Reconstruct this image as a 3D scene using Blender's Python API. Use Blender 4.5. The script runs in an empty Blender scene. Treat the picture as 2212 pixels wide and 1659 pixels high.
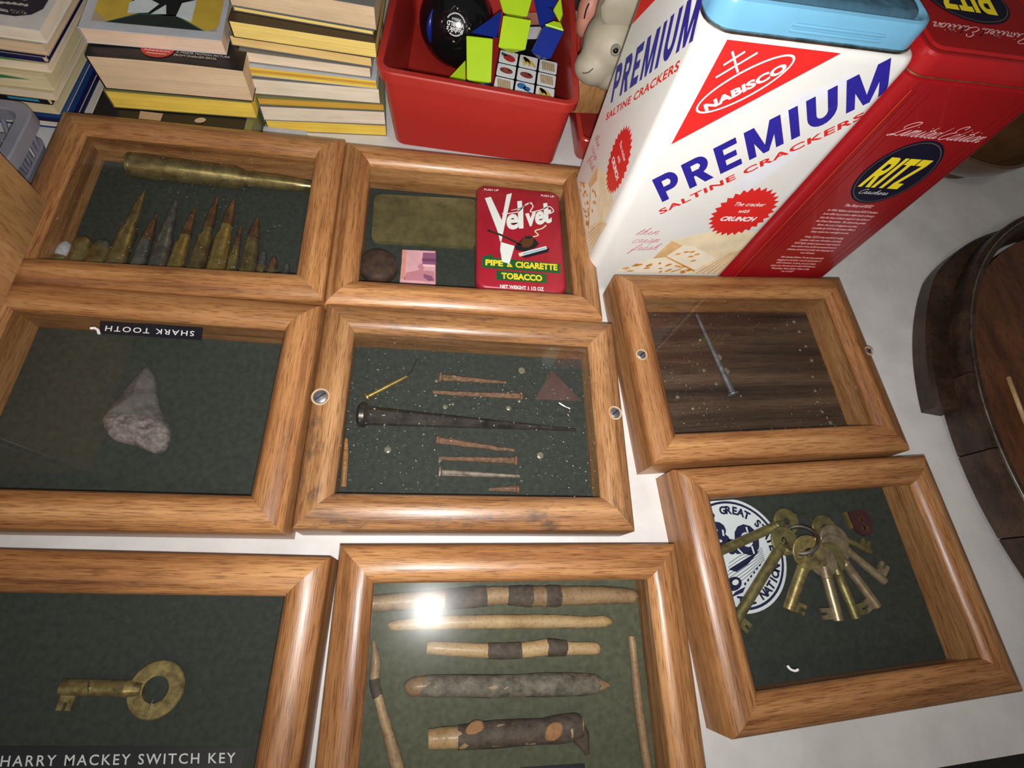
import bpy, bmesh, math, random
from mathutils import Vector, Matrix, noise, geometry
random.seed(7)
S = bpy.context.scene
C = S.collection

# ---------------------------------------------------------------- camera
IW, IH = 2212, 1659
FPX, TILT, ROLL, CAMH = 1076.316, math.radians(25.033), math.radians(21.482), 0.36691
YAW = math.radians(-21.0)
RZ = Matrix.Rotation(YAW, 3, 'Z')
_f = Vector((0, math.sin(TILT), -math.cos(TILT))); _u = Vector((0, math.cos(TILT), math.sin(TILT))); _r = Vector((1, 0, 0))
CF = RZ @ _f
CR = RZ @ (_r*math.cos(ROLL) + _u*math.sin(ROLL))
CU = RZ @ (-_r*math.sin(ROLL) + _u*math.cos(ROLL))
CP = Vector((0, 0, CAMH))
cam = bpy.data.cameras.new('camera'); cam.sensor_width = 36; cam.lens = 36*FPX/IW; cam.clip_start = .01
co = bpy.data.objects.new('camera', cam); C.objects.link(co); S.camera = co
co.matrix_world = Matrix(((CR.x, CU.x, -CF.x, CP.x), (CR.y, CU.y, -CF.y, CP.y), (CR.z, CU.z, -CF.z, CP.z), (0, 0, 0, 1)))

# ---------------------------------------------------------------- light
w = bpy.data.worlds.new('world'); S.world = w; w.use_nodes = True
bg = w.node_tree.nodes['Background']; bg.inputs[0].default_value = (1.0, .93, .86, 1); bg.inputs[1].default_value = .09
def area(name, loc, aim, size, power, col):
    l = bpy.data.lights.new(name, 'AREA'); l.shape = 'DISK'; l.size = size; l.energy = power; l.color = col
    o = bpy.data.objects.new(name, l); C.objects.link(o); o.location = loc
    o.rotation_euler = (Vector(aim)-Vector(loc)).to_track_quat('-Z', 'Y').to_euler(); return o
FL = CP - CU*.012 + CR*.002
area('phone_flash', FL, FL + CF + CU*.55 + CR*.06, .009, 2.7, (1, .98, .965))
area('ceiling_lamp', (-.5, -.9, 2.1), (0, .2, 0), .35, 4.5, (1, .86, .68))
S.view_settings.view_transform = 'Standard'; S.view_settings.look = 'None'
S.view_settings.gamma = 1; S.view_settings.use_curve_mapping = False
S.view_settings.exposure = 0.0

# ---------------------------------------------------------------- pixel -> place
def ray(px):
    return ((px[0]-IW/2)/FPX)*CR - ((px[1]-IH/2)/FPX)*CU + CF
def U(px, z=0.0):
    d = ray(px); return CP + d*((z-CAMH)/d.z)
def onplane(px, p0, n):
    d = ray(px); return CP + d*((Vector(p0)-CP).dot(n)/d.dot(n))

# ---------------------------------------------------------------- materials
def nt(name):
    m = bpy.data.materials.new(name); m.use_nodes = True
    return m, m.node_tree, m.node_tree.nodes['Principled BSDF']
def N(t, kind, **kw):
    n = t.nodes.new(kind)
    for k, v in kw.items():
        if k in n.inputs: n.inputs[k].default_value = v
        else: setattr(n, k, v)
    return n
def ramp(t, fac, stops):
    r = t.nodes.new('ShaderNodeValToRGB'); e = r.color_ramp.elements
    while len(e) < len(stops): e.new(.5)
    for i, (p, c) in enumerate(stops):
        e[i].position = p; e[i].color = (*c, 1) if len(c) == 3 else c
    t.links.new(fac, r.inputs[0]); return r.outputs[0]
def coords(t, scale, rnd=True):
    tc = t.nodes.new('ShaderNodeTexCoord'); mp = t.nodes.new('ShaderNodeMapping')
    mp.inputs['Scale'].default_value = scale
    t.links.new(tc.outputs['Object'], mp.inputs['Vector'])
    if rnd:
        oi = t.nodes.new('ShaderNodeObjectInfo'); mu = N(t, 'ShaderNodeVectorMath', operation='SCALE')
        cx = t.nodes.new('ShaderNodeCombineXYZ')
        for i in range(3): t.links.new(oi.outputs['Random'], cx.inputs[i])
        t.links.new(cx.outputs[0], mu.inputs[0]); mu.inputs['Scale'].default_value = 37.0
        t.links.new(mu.outputs[0], mp.inputs['Location'])
    return mp.outputs[0]
def noi(t, vec, scale=1, detail=3, rough=.55):
    n = N(t, 'ShaderNodeTexNoise', Scale=scale, Detail=detail, Roughness=rough); t.links.new(vec, n.inputs['Vector']); return n.outputs['Fac']
def mix(t, fac, a, b, mode='MIX'):
    m = t.nodes.new('ShaderNodeMix'); m.data_type = 'RGBA'; m.blend_type = mode
    for sock, v in ((m.inputs[0], fac), (m.inputs[6], a), (m.inputs[7], b)):
        if hasattr(v, 'node'): t.links.new(v, sock)
        else: sock.default_value = v if isinstance(v, (int, float)) else (*v, 1)
    return m.outputs[2]
def bump(t, b, h, strength=.3, dist=.001):
    n = N(t, 'ShaderNodeBump', Strength=strength, Distance=dist); t.links.new(h, n.inputs['Height']); t.links.new(n.outputs[0], b.inputs['Normal'])
def plain(name, col, rough=.5, metal=0, var=.12, vs=60, bmp=0, spec=.5, coat=0):
    m, t, b = nt(name)
    v = coords(t, (vs, vs, vs)); n = noi(t, v, 1, 4)
    lo = tuple(max(0, c*(1-var)) for c in col); hi = tuple(min(1, c*(1+var)) for c in col)
    t.links.new(ramp(t, n, [(.3, lo), (.7, hi)]), b.inputs['Base Color'])
    b.inputs['Roughness'].default_value = rough; b.inputs['Metallic'].default_value = metal
    b.inputs['Specular IOR Level'].default_value = spec; b.inputs['Coat Weight'].default_value = coat
    if bmp: bump(t, b, n, bmp, .001)
    return m
def wood(name, dark, mid, light, rough=.33, grain=(6, 95, 95), pore=.55, stain=0, bmp=.25):
    m, t, b = nt(name)
    v = coords(t, grain); n1 = noi(t, v, 1, 4, .6)
    c = ramp(t, n1, [(.28, dark), (.48, mid), (.72, light)])
    v2 = coords(t, (grain[0]*12, grain[1]*13, grain[2]*13)); n2 = noi(t, v2, 1, 2)
    p = ramp(t, n2, [(.38, (pore, pore*.85, pore*.78)), (.47, (1, 1, 1))])
    c = mix(t, .85, c, p, 'MULTIPLY')
    v3 = coords(t, (9, 30, 30)); n3 = noi(t, v3, 1, 2)
    c = mix(t, 1.0, c, ramp(t, n3, [(.3, (.78, .72, .68)), (.7, (1.08, 1.06, 1.02))]), 'MULTIPLY')
    oi = t.nodes.new('ShaderNodeObjectInfo')
    c = mix(t, 1.0, c, ramp(t, oi.outputs['Random'], [(0, (.82, .79, .76)), (1, (1.08, 1.08, 1.08))]), 'MULTIPLY')
    if stain:
        v4 = coords(t, (30, 55, 55)); n4 = noi(t, v4, 1, 5, .7)
        c = mix(t, ramp(t, n4, [(.56, (0, 0, 0)), (.70, (stain, stain, stain))]), c, (.05, .04, .035))
    t.links.new(c, b.inputs['Base Color']); b.inputs['Roughness'].default_value = rough
    b.inputs['Coat Weight'].default_value = .15; b.inputs['Coat Roughness'].default_value = .25
    if bmp: bump(t, b, n2, bmp, .0004)
    return m
def metal(name, a, b_, rough=.35, var_scale=120, bmp=.15, met=1.0):
    m, t, b = nt(name)
    v = coords(t, (var_scale,)*3); n = noi(t, v, 1, 5, .65)
    t.links.new(ramp(t, n, [(.32, b_), (.62, a)]), b.inputs['Base Color'])
    b.inputs['Metallic'].default_value = met; b.inputs['Roughness'].default_value = rough
    if bmp: bump(t, b, n, bmp, .0006)
    return m
def glassmat(name, dust, smudge=.04):
    m = bpy.data.materials.new(name); m.use_nodes = True; t = m.node_tree; t.nodes.remove(t.nodes['Principled BSDF'])
    out = t.nodes['Material Output']
    tr = N(t, 'ShaderNodeBsdfTransparent', Color=(.97, .985, .975, 1))
    gl = N(t, 'ShaderNodeBsdfGlossy', Color=(1, 1, 1, 1), Roughness=.0)
    hz = N(t, 'ShaderNodeBsdfGlossy', Color=(1, 1, 1, 1), Roughness=.2)
    df = N(t, 'ShaderNodeBsdfDiffuse', Color=(.72, .70, .64, 1))
    ge = t.nodes.new('ShaderNodeNewGeometry'); dt = N(t, 'ShaderNodeVectorMath', operation='DOT_PRODUCT')
    t.links.new(ge.outputs['Incoming'], dt.inputs[0]); t.links.new(ge.outputs['Normal'], dt.inputs[1])
    ab = N(t, 'ShaderNodeMath', operation='ABSOLUTE'); t.links.new(dt.outputs['Value'], ab.inputs[0])
    iv = N(t, 'ShaderNodeMath', operation='SUBTRACT'); iv.inputs[0].default_value = 1; t.links.new(ab.outputs[0], iv.inputs[1])
    pw = N(t, 'ShaderNodeMath', operation='POWER'); t.links.new(iv.outputs[0], pw.inputs[0]); pw.inputs[1].default_value = 5
    fr = N(t, 'ShaderNodeMath', operation='MULTIPLY_ADD'); t.links.new(pw.outputs[0], fr.inputs[0]); fr.inputs[1].default_value = .5; fr.inputs[2].default_value = .015
    m1 = t.nodes.new('ShaderNodeMixShader'); t.links.new(fr.outputs[0], m1.inputs[0]); t.links.new(tr.outputs[0], m1.inputs[1]); t.links.new(gl.outputs[0], m1.inputs[2])
    m2 = N(t, 'ShaderNodeMixShader'); m2.inputs[0].default_value = smudge*.25
    t.links.new(m1.outputs[0], m2.inputs[1]); t.links.new(hz.outputs[0], m2.inputs[2])
    v = coords(t, (520, 520, 520)); n = noi(t, v, 1, 2, .5)
    v2 = coords(t, (14, 14, 14)); n2 = noi(t, v2, 1, 3)
    big = ramp(t, n2, [(.38, (0, 0, 0)), (.62, (1, 1, 1))])
    sp = mix(t, 1.0, ramp(t, n, [(.70, (0, 0, 0)), (.76, (1, 1, 1))]), big, 'MULTIPLY')
    base = mix(t, 1.0, sp, (dust, dust, dust), 'MULTIPLY')
    base = mix(t, 1.0, base, (smudge*.12,)*3, 'ADD')
    m3 = t.nodes.new('ShaderNodeMixShader'); t.links.new(base, m3.inputs[0]); t.links.new(m2.outputs[0], m3.inputs[1]); t.links.new(df.outputs[0], m3.inputs[2])
    t.links.new(m3.outputs[0], out.inputs['Surface'])
    return m
def pagemat(name, col):
    m, t, b = nt(name)
    v = coords(t, (4, 4, 2600)); n = noi(t, v, 1, 2)
    v2 = coords(t, (25, 25, 120)); n2 = noi(t, v2, 1, 3)
    c = ramp(t, n, [(.3, tuple(x*.80 for x in col)), (.6, col)])
    c = mix(t, 1, c, ramp(t, n2, [(.3, (.88, .86, .82)), (.7, (1.04, 1.04, 1.02))]), 'MULTIPLY')
    t.links.new(c, b.inputs['Base Color']); b.inputs['Roughness'].default_value = .85; b.inputs['Specular IOR Level'].default_value = .15
    bump(t, b, n, .35, .0004); return m
def barkmat(name, a, b_):
    m, t, b = nt(name)
    v = coords(t, (150, 150, 150)); n = noi(t, v, 1, 6, .7)
    t.links.new(ramp(t, n, [(.3, a), (.65, b_)]), b.inputs['Base Color']); b.inputs['Roughness'].default_value = .75
    bump(t, b, n, .7, .0012); return m

OAK = wood('oak', (.165, .064, .022), (.385, .180, .066), (.55, .300, .128), rough=.38, grain=(6, 130, 130), pore=.48)
OAKS = wood('oak_stained', (.15, .064, .024), (.35, .175, .07), (.51, .29, .135), rough=.38, grain=(6, 130, 130), pore=.45, stain=.75)
OAKL = wood('pale_oak', (.33, .17, .065), (.50, .28, .115), (.62, .37, .17), grain=(30, 30, 6), pore=.8)
DARKW = wood('dark_veneer', (.010, .006, .004), (.055, .030, .018), (.125, .078, .050), rough=.5, grain=(4, 80, 40), pore=.55)
TUBW = wood('tub_dark_wood', (.016, .008, .005), (.045, .024, .014), (.085, .05, .03), rough=.5, grain=(25, 25, 70), pore=.6)
TUBF = wood('tub_floor_wood', (.05, .016, .006), (.13, .045, .014), (.20, .08, .026), rough=.4, grain=(60, 9, 60), pore=.6)
GREEN = plain('green_backing', (.036, .040, .034), .85, var=.22, vs=260, spec=.15)
OLIVE = plain('olive_backing', (.088, .088, .058), .85, var=.2, vs=260, spec=.15)
GLASS = glassmat('pane_glass', .03, .015)
GLASSD = glassmat('dusty_pane_glass', .55, .018)
BRASS = metal('brass', (.56, .44, .20), (.26, .18, .07), .28, met=.85)
BRASSD = metal('dull_brass', (.42, .33, .145), (.17, .12, .05), .34, met=.82)
BRASSY = metal('yellow_brass', (.66, .49, .16), (.36, .25, .075), .33, met=.85)
STEELC = metal('grey_case_metal', (.36, .36, .34), (.14, .135, .125), .3, met=.85)
COPPER = metal('copper_jacket', (.36, .19, .10), (.13, .07, .042), .34, met=.8)
LEADM = metal('lead_grey', (.20, .19, .20), (.08, .075, .075), .5, 200, .2, .8)
PALEBALL = plain('pale_lead', (.40, .40, .42), .75, var=.25, vs=300, bmp=.4)
RUST = metal('rusty_iron', (.25, .13, .075), (.10, .052, .032), .8, 300, .6, .25)
RUSTD = metal('dark_rust', (.085, .040, .024), (.03, .016, .012), .75, 180, .4, .2)
STEELD = metal('dark_forged_steel', (.25, .215, .20), (.085, .068, .064), .26, 90, .25, .9)
STEELN = metal('grey_nail_steel', (.28, .27, .29), (.11, .11, .13), .42, 160, .3, .7)
CHROME = metal('ring_steel', (.75, .74, .72), (.45, .43, .40), .2, 60, .0)
WHITEP = plain('white_enamel', (.69, .685, .655), .34, var=.035, vs=25, coat=.3)
REDP = plain('print_red', (.66, .020, .018), .4, var=.04)
BLUEP = plain('print_blue', (.022, .016, .27), .4, var=.12, vs=200)
SCRIPT = plain('print_script_red', (.55, .10, .13), .5, var=.05)
PWHITE = plain('print_white', (.86, .86, .84), .5, var=.03)
SKYBLUE = plain('lid_blue', (.14, .36, .53), .22, var=.06, vs=30, coat=.5)
TINPLATE = metal('tinplate', (.62, .60, .56), (.22, .19, .15), .28, 80)
RITZRED = plain('ritz_red', (.31, .006, .010), .36, var=.06, vs=40, coat=.25)
RITZLID = plain('ritz_lid_red', (.30, .007, .009), .33, var=.05, coat=.3)
RITZLINE = plain('ritz_line', (.10, .004, .004), .45, var=.05)
RITZREFL = plain('ritz_edge_reflection', (.50, .035, .012), .4, var=.06)  # orange of a reflection, painted as colour
NAVY = plain('ritz_navy', (.006, .006, .022), .4, var=.1)
RYEL = plain('ritz_yellow', (.90, .72, .02), .45, var=.03)
RIMOLIVE = plain('ritz_oval_rim', (.10, .075, .055), .45, var=.05)
RPINK = plain('ritz_text', (.80, .50, .50), .5, var=.04)
CRK1 = plain('cracker_cream', (.80, .68, .46), .5, var=.10, vs=90)
CRK2 = plain('cracker_tan', (.66, .42, .20), .5, var=.18, vs=120)
CRK3 = plain('cracker_toast', (.62, .27, .045), .5, var=.25, vs=160)
REDBIN = plain('red_plastic', (.42, .029, .022), .28, var=.03, spec=.5)
BLACKP = plain('black_plastic', (.006, .006, .007), .12, var=.1, spec=.6)
BLACKM = plain('black_matte', (.010, .010, .013), .5, var=.15)
TAPE = plain('black_tape', (.010, .010, .016), .38, var=.15)
TAPEL = plain('tape_letter_white', (.70, .70, .72), .6, var=.05)
LIME = plain('lime_plastic', (.42, .66, .012), .3, var=.03)
BLUEPL = plain('blue_plastic', (.006, .022, .22), .25, var=.04)
CLAY = plain('toy_cream', (.38, .335, .25), .55, var=.12, vs=45, bmp=.15)
FLESH = plain('toy_pink', (.55, .24, .17), .5, var=.15)
TABLE = None
m, t, b = nt('table_laminate')
v = coords(t, (22, 22, 22), False); n = noi(t, v, 1, 6, .65); v2 = coords(t, (3, 3, 3), False); n2 = noi(t, v2, 1, 3)
c = ramp(t, n, [(.3, (.60, .59, .57)), (.6, (.72, .71, .69))])
c = mix(t, 1, c, ramp(t, n2, [(.3, (.85, .84, .83)), (.7, (1.05, 1.05, 1.05))]), 'MULTIPLY')
t.links.new(c, b.inputs['Base Color']); b.inputs['Roughness'].default_value = .5; TABLE = m

# ---------------------------------------------------------------- mesh helpers
MW = {}
def sharp(bm, ang=32):
    bm.normal_update()
    for f in bm.faces: f.smooth = True
    for e in bm.edges:
        if len(e.link_faces) == 2:
            if e.calc_face_angle(0) > math.radians(ang): e.smooth = False
        else: e.smooth = False
def wm(o): return MW.get(o, Matrix.Identity(4))
def put(name, bm, mat, parent=None, ang=32, origin=None):
    """bm holds world coordinates"""
    if bm.verts and parent is None:
        if origin is None:
            xs = [v.co.x for v in bm.verts]; ys = [v.co.y for v in bm.verts]; zs = [v.co.z for v in bm.verts]
            origin = Vector(((min(xs)+max(xs))/2, (min(ys)+max(ys))/2, min(zs)))
        M = Matrix.Translation(origin)
    elif parent is not None: M = wm(parent)
    else: M = Matrix.Identity(4)
    bm.transform(M.inverted()); sharp(bm, ang)
    me = bpy.data.meshes.new(name); bm.to_mesh(me); bm.free()
    me.materials.append(mat)
    o = bpy.data.objects.new(name, me); C.objects.link(o)
    if parent is None: o.matrix_world = M; MW[o] = M
    else: o.parent = parent; MW[o] = M
    return o
def thing(name, label, cat, loc, rz=0, group=None):
    o = bpy.data.objects.new(name, None); C.objects.link(o)
    o.empty_display_size = .02; o.location = loc; o.rotation_euler = (0, 0, rz)
    MW[o] = Matrix.Translation(Vector(loc)) @ Matrix.Rotation(rz, 4, 'Z')
    return tag(o, label, cat, group)
def tag(o, label, cat, group=None):
    o['label'] = label; o['category'] = cat
    if group: o['group'] = group
    return o
def B(): return bmesh.new()
def box(bm, x0, x1, y0, y1, z0, z1, M=None, bev=0):
    vs = [bm.verts.new(p) for p in [(x0,y0,z0),(x1,y0,z0),(x1,y1,z0),(x0,y1,z0),(x0,y0,z1),(x1,y0,z1),(x1,y1,z1),(x0,y1,z1)]]
    fs = [bm.faces.new([vs[i] for i in q]) for q in ((3,2,1,0),(4,5,6,7),(0,1,5,4),(1,2,6,5),(2,3,7,6),(3,0,4,7))]
    if bev:
        es = list({e for f in fs for e in f.edges})
        r = bmesh.ops.bevel(bm, geom=es, offset=bev, segments=2, affect='EDGES', profile=.5)
        vs = list({v for f in r['faces'] for v in f.verts} | {v for v in vs if v.is_valid})
    if M is not None:
        for v in vs: v.co = M @ v.co
    return vs
def loops(bm, rings, closed=True, cap0=True, cap1=True):
    R = [[bm.verts.new(p) for p in r] for r in rings]; n = len(R[0])
    for a, b_ in zip(R, R[1:]):
        for i in range(n if closed else n-1):
            j = (i+1) % n; bm.faces.new((a[i], a[j], b_[j], b_[i]))
    if cap0: bm.faces.new(R[0][::-1])
    if cap1: bm.faces.new(R[-1])
    return R
def rrect(x0, x1, y0, y1, r, z, n=5):
    out = []
    for cx, cy, a0 in ((x1-r, y0+r, -90), (x1-r, y1-r, 0), (x0+r, y1-r, 90), (x0+r, y0+r, 180)):
        for k in range(n+1):
            a = math.radians(a0+90*k/n); out.append(Vector((cx+r*math.cos(a), cy+r*math.sin(a), z)))
    return out
def tube(bm, pts, radii, seg=12, sq=False, jitter=0, seed=0):
    pts = [Vector(p) for p in pts]; rings = []
    if not hasattr(radii, '__len__'): radii = [radii]*len(pts)
    up = Vector((0, 0, 1)); d0 = (pts[-1]-pts[0]).normalized()
    if abs(d0.z) > .9: up = Vector((0, 1, 0))
    for i, p in enumerate(pts):
        d = (pts[min(i+1, len(pts)-1)]-pts[max(i-1, 0)]).normalized()
        if d.length < .5: d = d0
        s = d.cross(up).normalized(); u = s.cross(d).normalized()
        ring = []
        for k in range(seg):
            a = 2*math.pi*(k+.5)/seg; rr = max(radii[i], 1e-5)
            if jitter: rr *= 1+jitter*noise.noise(Vector((i*.9+seed*7.3, 2.2*math.cos(a), 2.2*math.sin(a)+seed)))
            if sq: rr *= 1/max(abs(math.cos(a)), abs(math.sin(a)))
            ring.append(p+s*rr*math.cos(a)+u*rr*math.sin(a))
        rings.append(ring)
    return loops(bm, rings)
def torus(bm, c, nrm, R, r, seg=40, s2=8):
    q = Vector(nrm).to_track_quat('Z', 'Y'); rings = []
    for i in range(seg):
        a = 2*math.pi*i/seg; rad = Vector((math.cos(a), math.sin(a), 0))
        rings.append([Vector(c)+q @ (rad*(R+r*math.cos(b_))+Vector((0, 0, r*math.sin(b_)))) for b_ in [2*math.pi*k/s2 for k in range(s2)]])
    Rg = [[bm.verts.new(p) for p in r_] for r_ in rings]
    for i in range(seg):
        for k in range(s2):
            bm.faces.new((Rg[i][k], Rg[(i+1) % seg][k], Rg[(i+1) % seg][(k+1) % s2], Rg[i][(k+1) % s2]))
def ball(bm, c, r, sc=(1, 1, 1), seg=24, q=None):
    ret = bmesh.ops.create_uvsphere(bm, u_segments=seg, v_segments=seg//2, radius=r)
    for v in ret['verts']:
        p = Vector((v.co.x*sc[0], v.co.y*sc[1], v.co.z*sc[2])); v.co = Vector(c)+(q @ p if q else p)
def prism(bm, pts, z0, z1):
    a = [bm.verts.new((p[0], p[1], z0)) for p in pts]; b_ = [bm.verts.new((p[0], p[1], z1)) for p in pts]; n = len(pts)
    ar = sum(pts[i][0]*pts[(i+1) % n][1]-pts[(i+1) % n][0]*pts[i][1] for i in range(n))
    if ar < 0: a.reverse(); b_.reverse()
    bm.faces.new(a[::-1]); bm.faces.new(b_)
    for i in range(n): bm.faces.new((a[i], a[(i+1) % n], b_[(i+1) % n], b_[i]))
def inflate(bm, pts, z0, h, rings=7, nz=.0, seed=0, flat=.004):
    c = Vector((sum(p[0] for p in pts)/len(pts), sum(p[1] for p in pts)/len(pts)))
    out = [[Vector((p[0], p[1], z0)) for p in pts]]
    for k in range(rings):
        s = 1-(k/(rings-.5))**1.6; zz = z0+flat*.35+h*(1-s*s)
        out.append([Vector((c.x+(p[0]-c.x)*s, c.y+(p[1]-c.y)*s, zz+nz*noise.noise(Vector((p[0]*300*s, p[1]*300*s, seed))))) for p in pts])
    ar = sum(pts[i][0]*pts[(i+1) % len(pts)][1]-pts[(i+1) % len(pts)][0]*pts[i][1] for i in range(len(pts)))
    if ar < 0: out = [r[::-1] for r in out]
    loops(bm, out)
def pillow(bm, pts, z0, h, step=.0011, nz=0, seed=0, power=.55, ridge=None):
    P_ = [Vector((p[0], p[1])) for p in pts]; n = len(P_)
    def dist(q): return min((q-geometry.intersect_point_line(q, P_[i], P_[(i+1) % n])[0].to_2d()).length if 0 <= geometry.intersect_point_line(q, P_[i], P_[(i+1) % n])[1] <= 1 else (q-P_[i]).length for i in range(n))
    x0 = min(p.x for p in P_); x1 = max(p.x for p in P_); y0 = min(p.y for p in P_); y1 = max(p.y for p in P_); V = list(P_); x = x0
    def inside(q):
        c_ = False
        for i in range(n):
            a, b_ = P_[i], P_[i-1]
            if (a.y > q.y) != (b_.y > q.y) and q.x < (b_.x-a.x)*(q.y-a.y)/(b_.y-a.y)+a.x: c_ = not c_
        return c_
    i = 0
    while x < x1:
        y = y0+(step*.5 if i % 2 else 0)
        while y < y1:
            q = Vector((x, y))
            if inside(q) and dist(q) > step*.5: V.append(q)
            y += step
        x += step*.87; i += 1
    vs, es, fs, *_ = geometry.delaunay_2d_cdt(V, [(i, (i+1) % n) for i in range(n)], [list(range(n))], 1, 1e-7)
    dm = [dist(v) if i >= n else 0 for i, v in enumerate(vs)]; mx = max(dm)
    W = [bm.verts.new((v.x, v.y, z0+.001+h*(d/mx)**power+(nz*noise.fractal(Vector((v.x*260, v.y*260, seed)), 1.0, 2.0, 4) if d > 0 else 0))) for v, d in zip(vs, dm)]
    for f in fs:
        try: bm.faces.new([W[i] for i in f])
        except ValueError: pass
    bot = [bm.verts.new((p.x, p.y, z0)) for p in P_]
    for i in range(n): bm.faces.new((bot[i], bot[(i+1) % n], W[(i+1) % n], W[i]))
    bm.faces.new(bot); bmesh.ops.recalc_face_normals(bm, faces=bm.faces)
def spline(pts, n=6):
    P = [Vector(p) for p in pts]; out = []
    for i in range(len(P)-1):
        p0, p1, p2, p3 = P[max(i-1, 0)], P[i], P[i+1], P[min(i+2, len(P)-1)]
        for k in range(n):
            t_ = k/n; out.append(.5*((2*p1)+(-p0+p2)*t_+(2*p0-5*p1+4*p2-p3)*t_*t_+(-p0+3*p1-3*p2+p3)*t_**3))
    return out+[P[-1]]

# ---------------------------------------------------------------- lettering
TC = {}
def textmesh(s, bold=0, shear=0, spc=1.0):
    key = (s, bold, shear, spc)
    if key in TC: return TC[key]
    cu = bpy.data.curves.new('t', 'FONT'); cu.body = s; cu.size = 1; cu.offset = bold; cu.shear = shear; cu.space_character = spc; cu.resolution_u = 3
    o = bpy.data.objects.new('t', cu); C.objects.link(o)
    dg = bpy.context.evaluated_depsgraph_get(); me = bpy.data.meshes.new_from_object(o.evaluated_get(dg))
    vs = [(v.co.x, v.co.y) for v in me.vertices]; fs = [tuple(p.vertices) for p in me.polygons]
    bpy.data.objects.remove(o); bpy.data.curves.remove(cu); bpy.data.meshes.remove(me)
    x0 = min(v[0] for v in vs); x1 = max(v[0] for v in vs); y0 = min(v[1] for v in vs); y1 = max(v[1] for v in vs)
    TC[key] = (vs, fs, x0, x1, y0, y1); return TC[key]
GL = {
 'i': ([[(0,.1),(.25,1),(.2,.2),(.35,0),(.55,.25)], [(.36,1.45),(.4,1.52)]], .52),
 'm': ([[(0,.1),(.2,1),(.15,0)], [(.17,.5),(.4,1),(.5,.8),(.45,0)], [(.47,.5),(.7,1),(.82,.8),(.78,.15),(.95,0),(1.1,.25)]], 1.05),
 'n': ([[(0,.1),(.2,1),(.15,0)], [(.17,.5),(.42,1),(.54,.8),(.5,.15),(.65,0),(.8,.25)]], .76),
 't': ([[(0,.1),(.3,1.),(.35,1.7),(.25,.3),(.38,0),(.58,.25)], [(.05,1.1),(.55,1.15)]], .52),
 'e': ([[(0,.1),(.35,.5),(.45,.85),(.3,1),(.12,.6),(.2,.1),(.45,0),(.65,.3)]], .6),
 'd': ([[(.5,.85),(.3,1),(.08,.6),(.12,.1),(.3,0),(.5,.4),(.62,1.9),(.52,.3),(.65,0),(.82,.25)]], .78),
 'o': ([[(.3,1),(.08,.6),(.15,.05),(.38,.1),(.48,.6),(.3,1),(.6,.85)]], .58),
 'h': ([[(0,.1),(.3,1.2),(.4,1.9),(.25,1.6),(.15,0)], [(.17,.5),(.4,1),(.5,.8),(.47,.15),(.6,0),(.78,.25)]], .74),
 'c': ([[(.5,.8),(.35,1),(.1,.6),(.15,.1),(.35,0),(.6,.25)]], .56),
 'r': ([[(0,.1),(.2,1.05),(.35,.9),(.32,.2),(.42,0),(.6,.25)]], .56),
 's': ([[(0,.1),(.3,1.05),(.42,.5),(.3,.05),(.1,.08)], [(.3,.03),(.6,.25)]], .56),
 'p': ([[(0,.1),(.22,1),(.1,-.9)], [(.15,.3),(.4,1),(.55,.7),(.45,.1),(.2,.1)], [(.45,.1),(.7,.25)]], .66),
 'f': ([[(0,.1),(.35,1.2),(.4,1.9),(.25,1.7),(.1,-.9),(.25,-.7),(.2,.1),(.6,.3)]], .56),
 'a': ([[(.5,.85),(.3,1),(.08,.5),(.2,0),(.45,.4),(.52,1),(.5,.2),(.62,0),(.8,.25)]], .76),
 'k': ([[(0,.1),(.3,1.2),(.38,1.9),(.22,1.5),(.15,0)], [(.17,.4),(.45,.95),(.45,.65),(.25,.5),(.45,.1),(.6,0),(.75,.25)]], .7),
 'L': ([[(.3,1.1),(.05,1.5),(.35,2.1),(.9,2.2),(1.0,1.8),(.6,1.1),(.35,.3),(.05,.12),(-.1,0),(.05,-.12),(.5,.1),(.9,0),(1.1,.3)]], 1.08),
 'E': ([[(.95,1.7),(.9,2.15),(.55,2.2),(.3,1.7),(.55,1.2),(.75,1.2),(.3,1.0),(.05,.4),(.35,-.05),(.8,.15),(1.05,.4)]], 1.0),
 'C': ([[(.95,1.6),(.85,2.1),(.45,1.9),(.15,.9),(.3,.05),(.8,.15),(.95,.4)]], .9),
 ' ': ([], .3)}
def _arc(cx, cy, rx, ry, w_, a0, a1, n=10):
    out = []
    for i in range(n):
        a, b_ = math.radians(a0+(a1-a0)*i/n), math.radians(a0+(a1-a0)*(i+1)/n)
        out.append([(cx+rx*math.cos(a), cy+ry*math.sin(a)), (cx+rx*math.cos(b_), cy+ry*math.sin(b_)), (cx+(rx-w_)*math.cos(b_), cy+(ry-w_*.8)*math.sin(b_)), (cx+(rx-w_)*math.cos(a), cy+(ry-w_*.8)*math.sin(a))])
    return out
def _r(x0, y0, x1, y1): return [(x0, y0), (x1, y0), (x1, y1), (x0, y1)]
_P = [_r(0, 0, .30, 1), _r(.30, .78, .56, 1), _r(.30, .34, .56, .55)]+_arc(.56, .67, .36, .33, .30, -90, 90)
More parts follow.
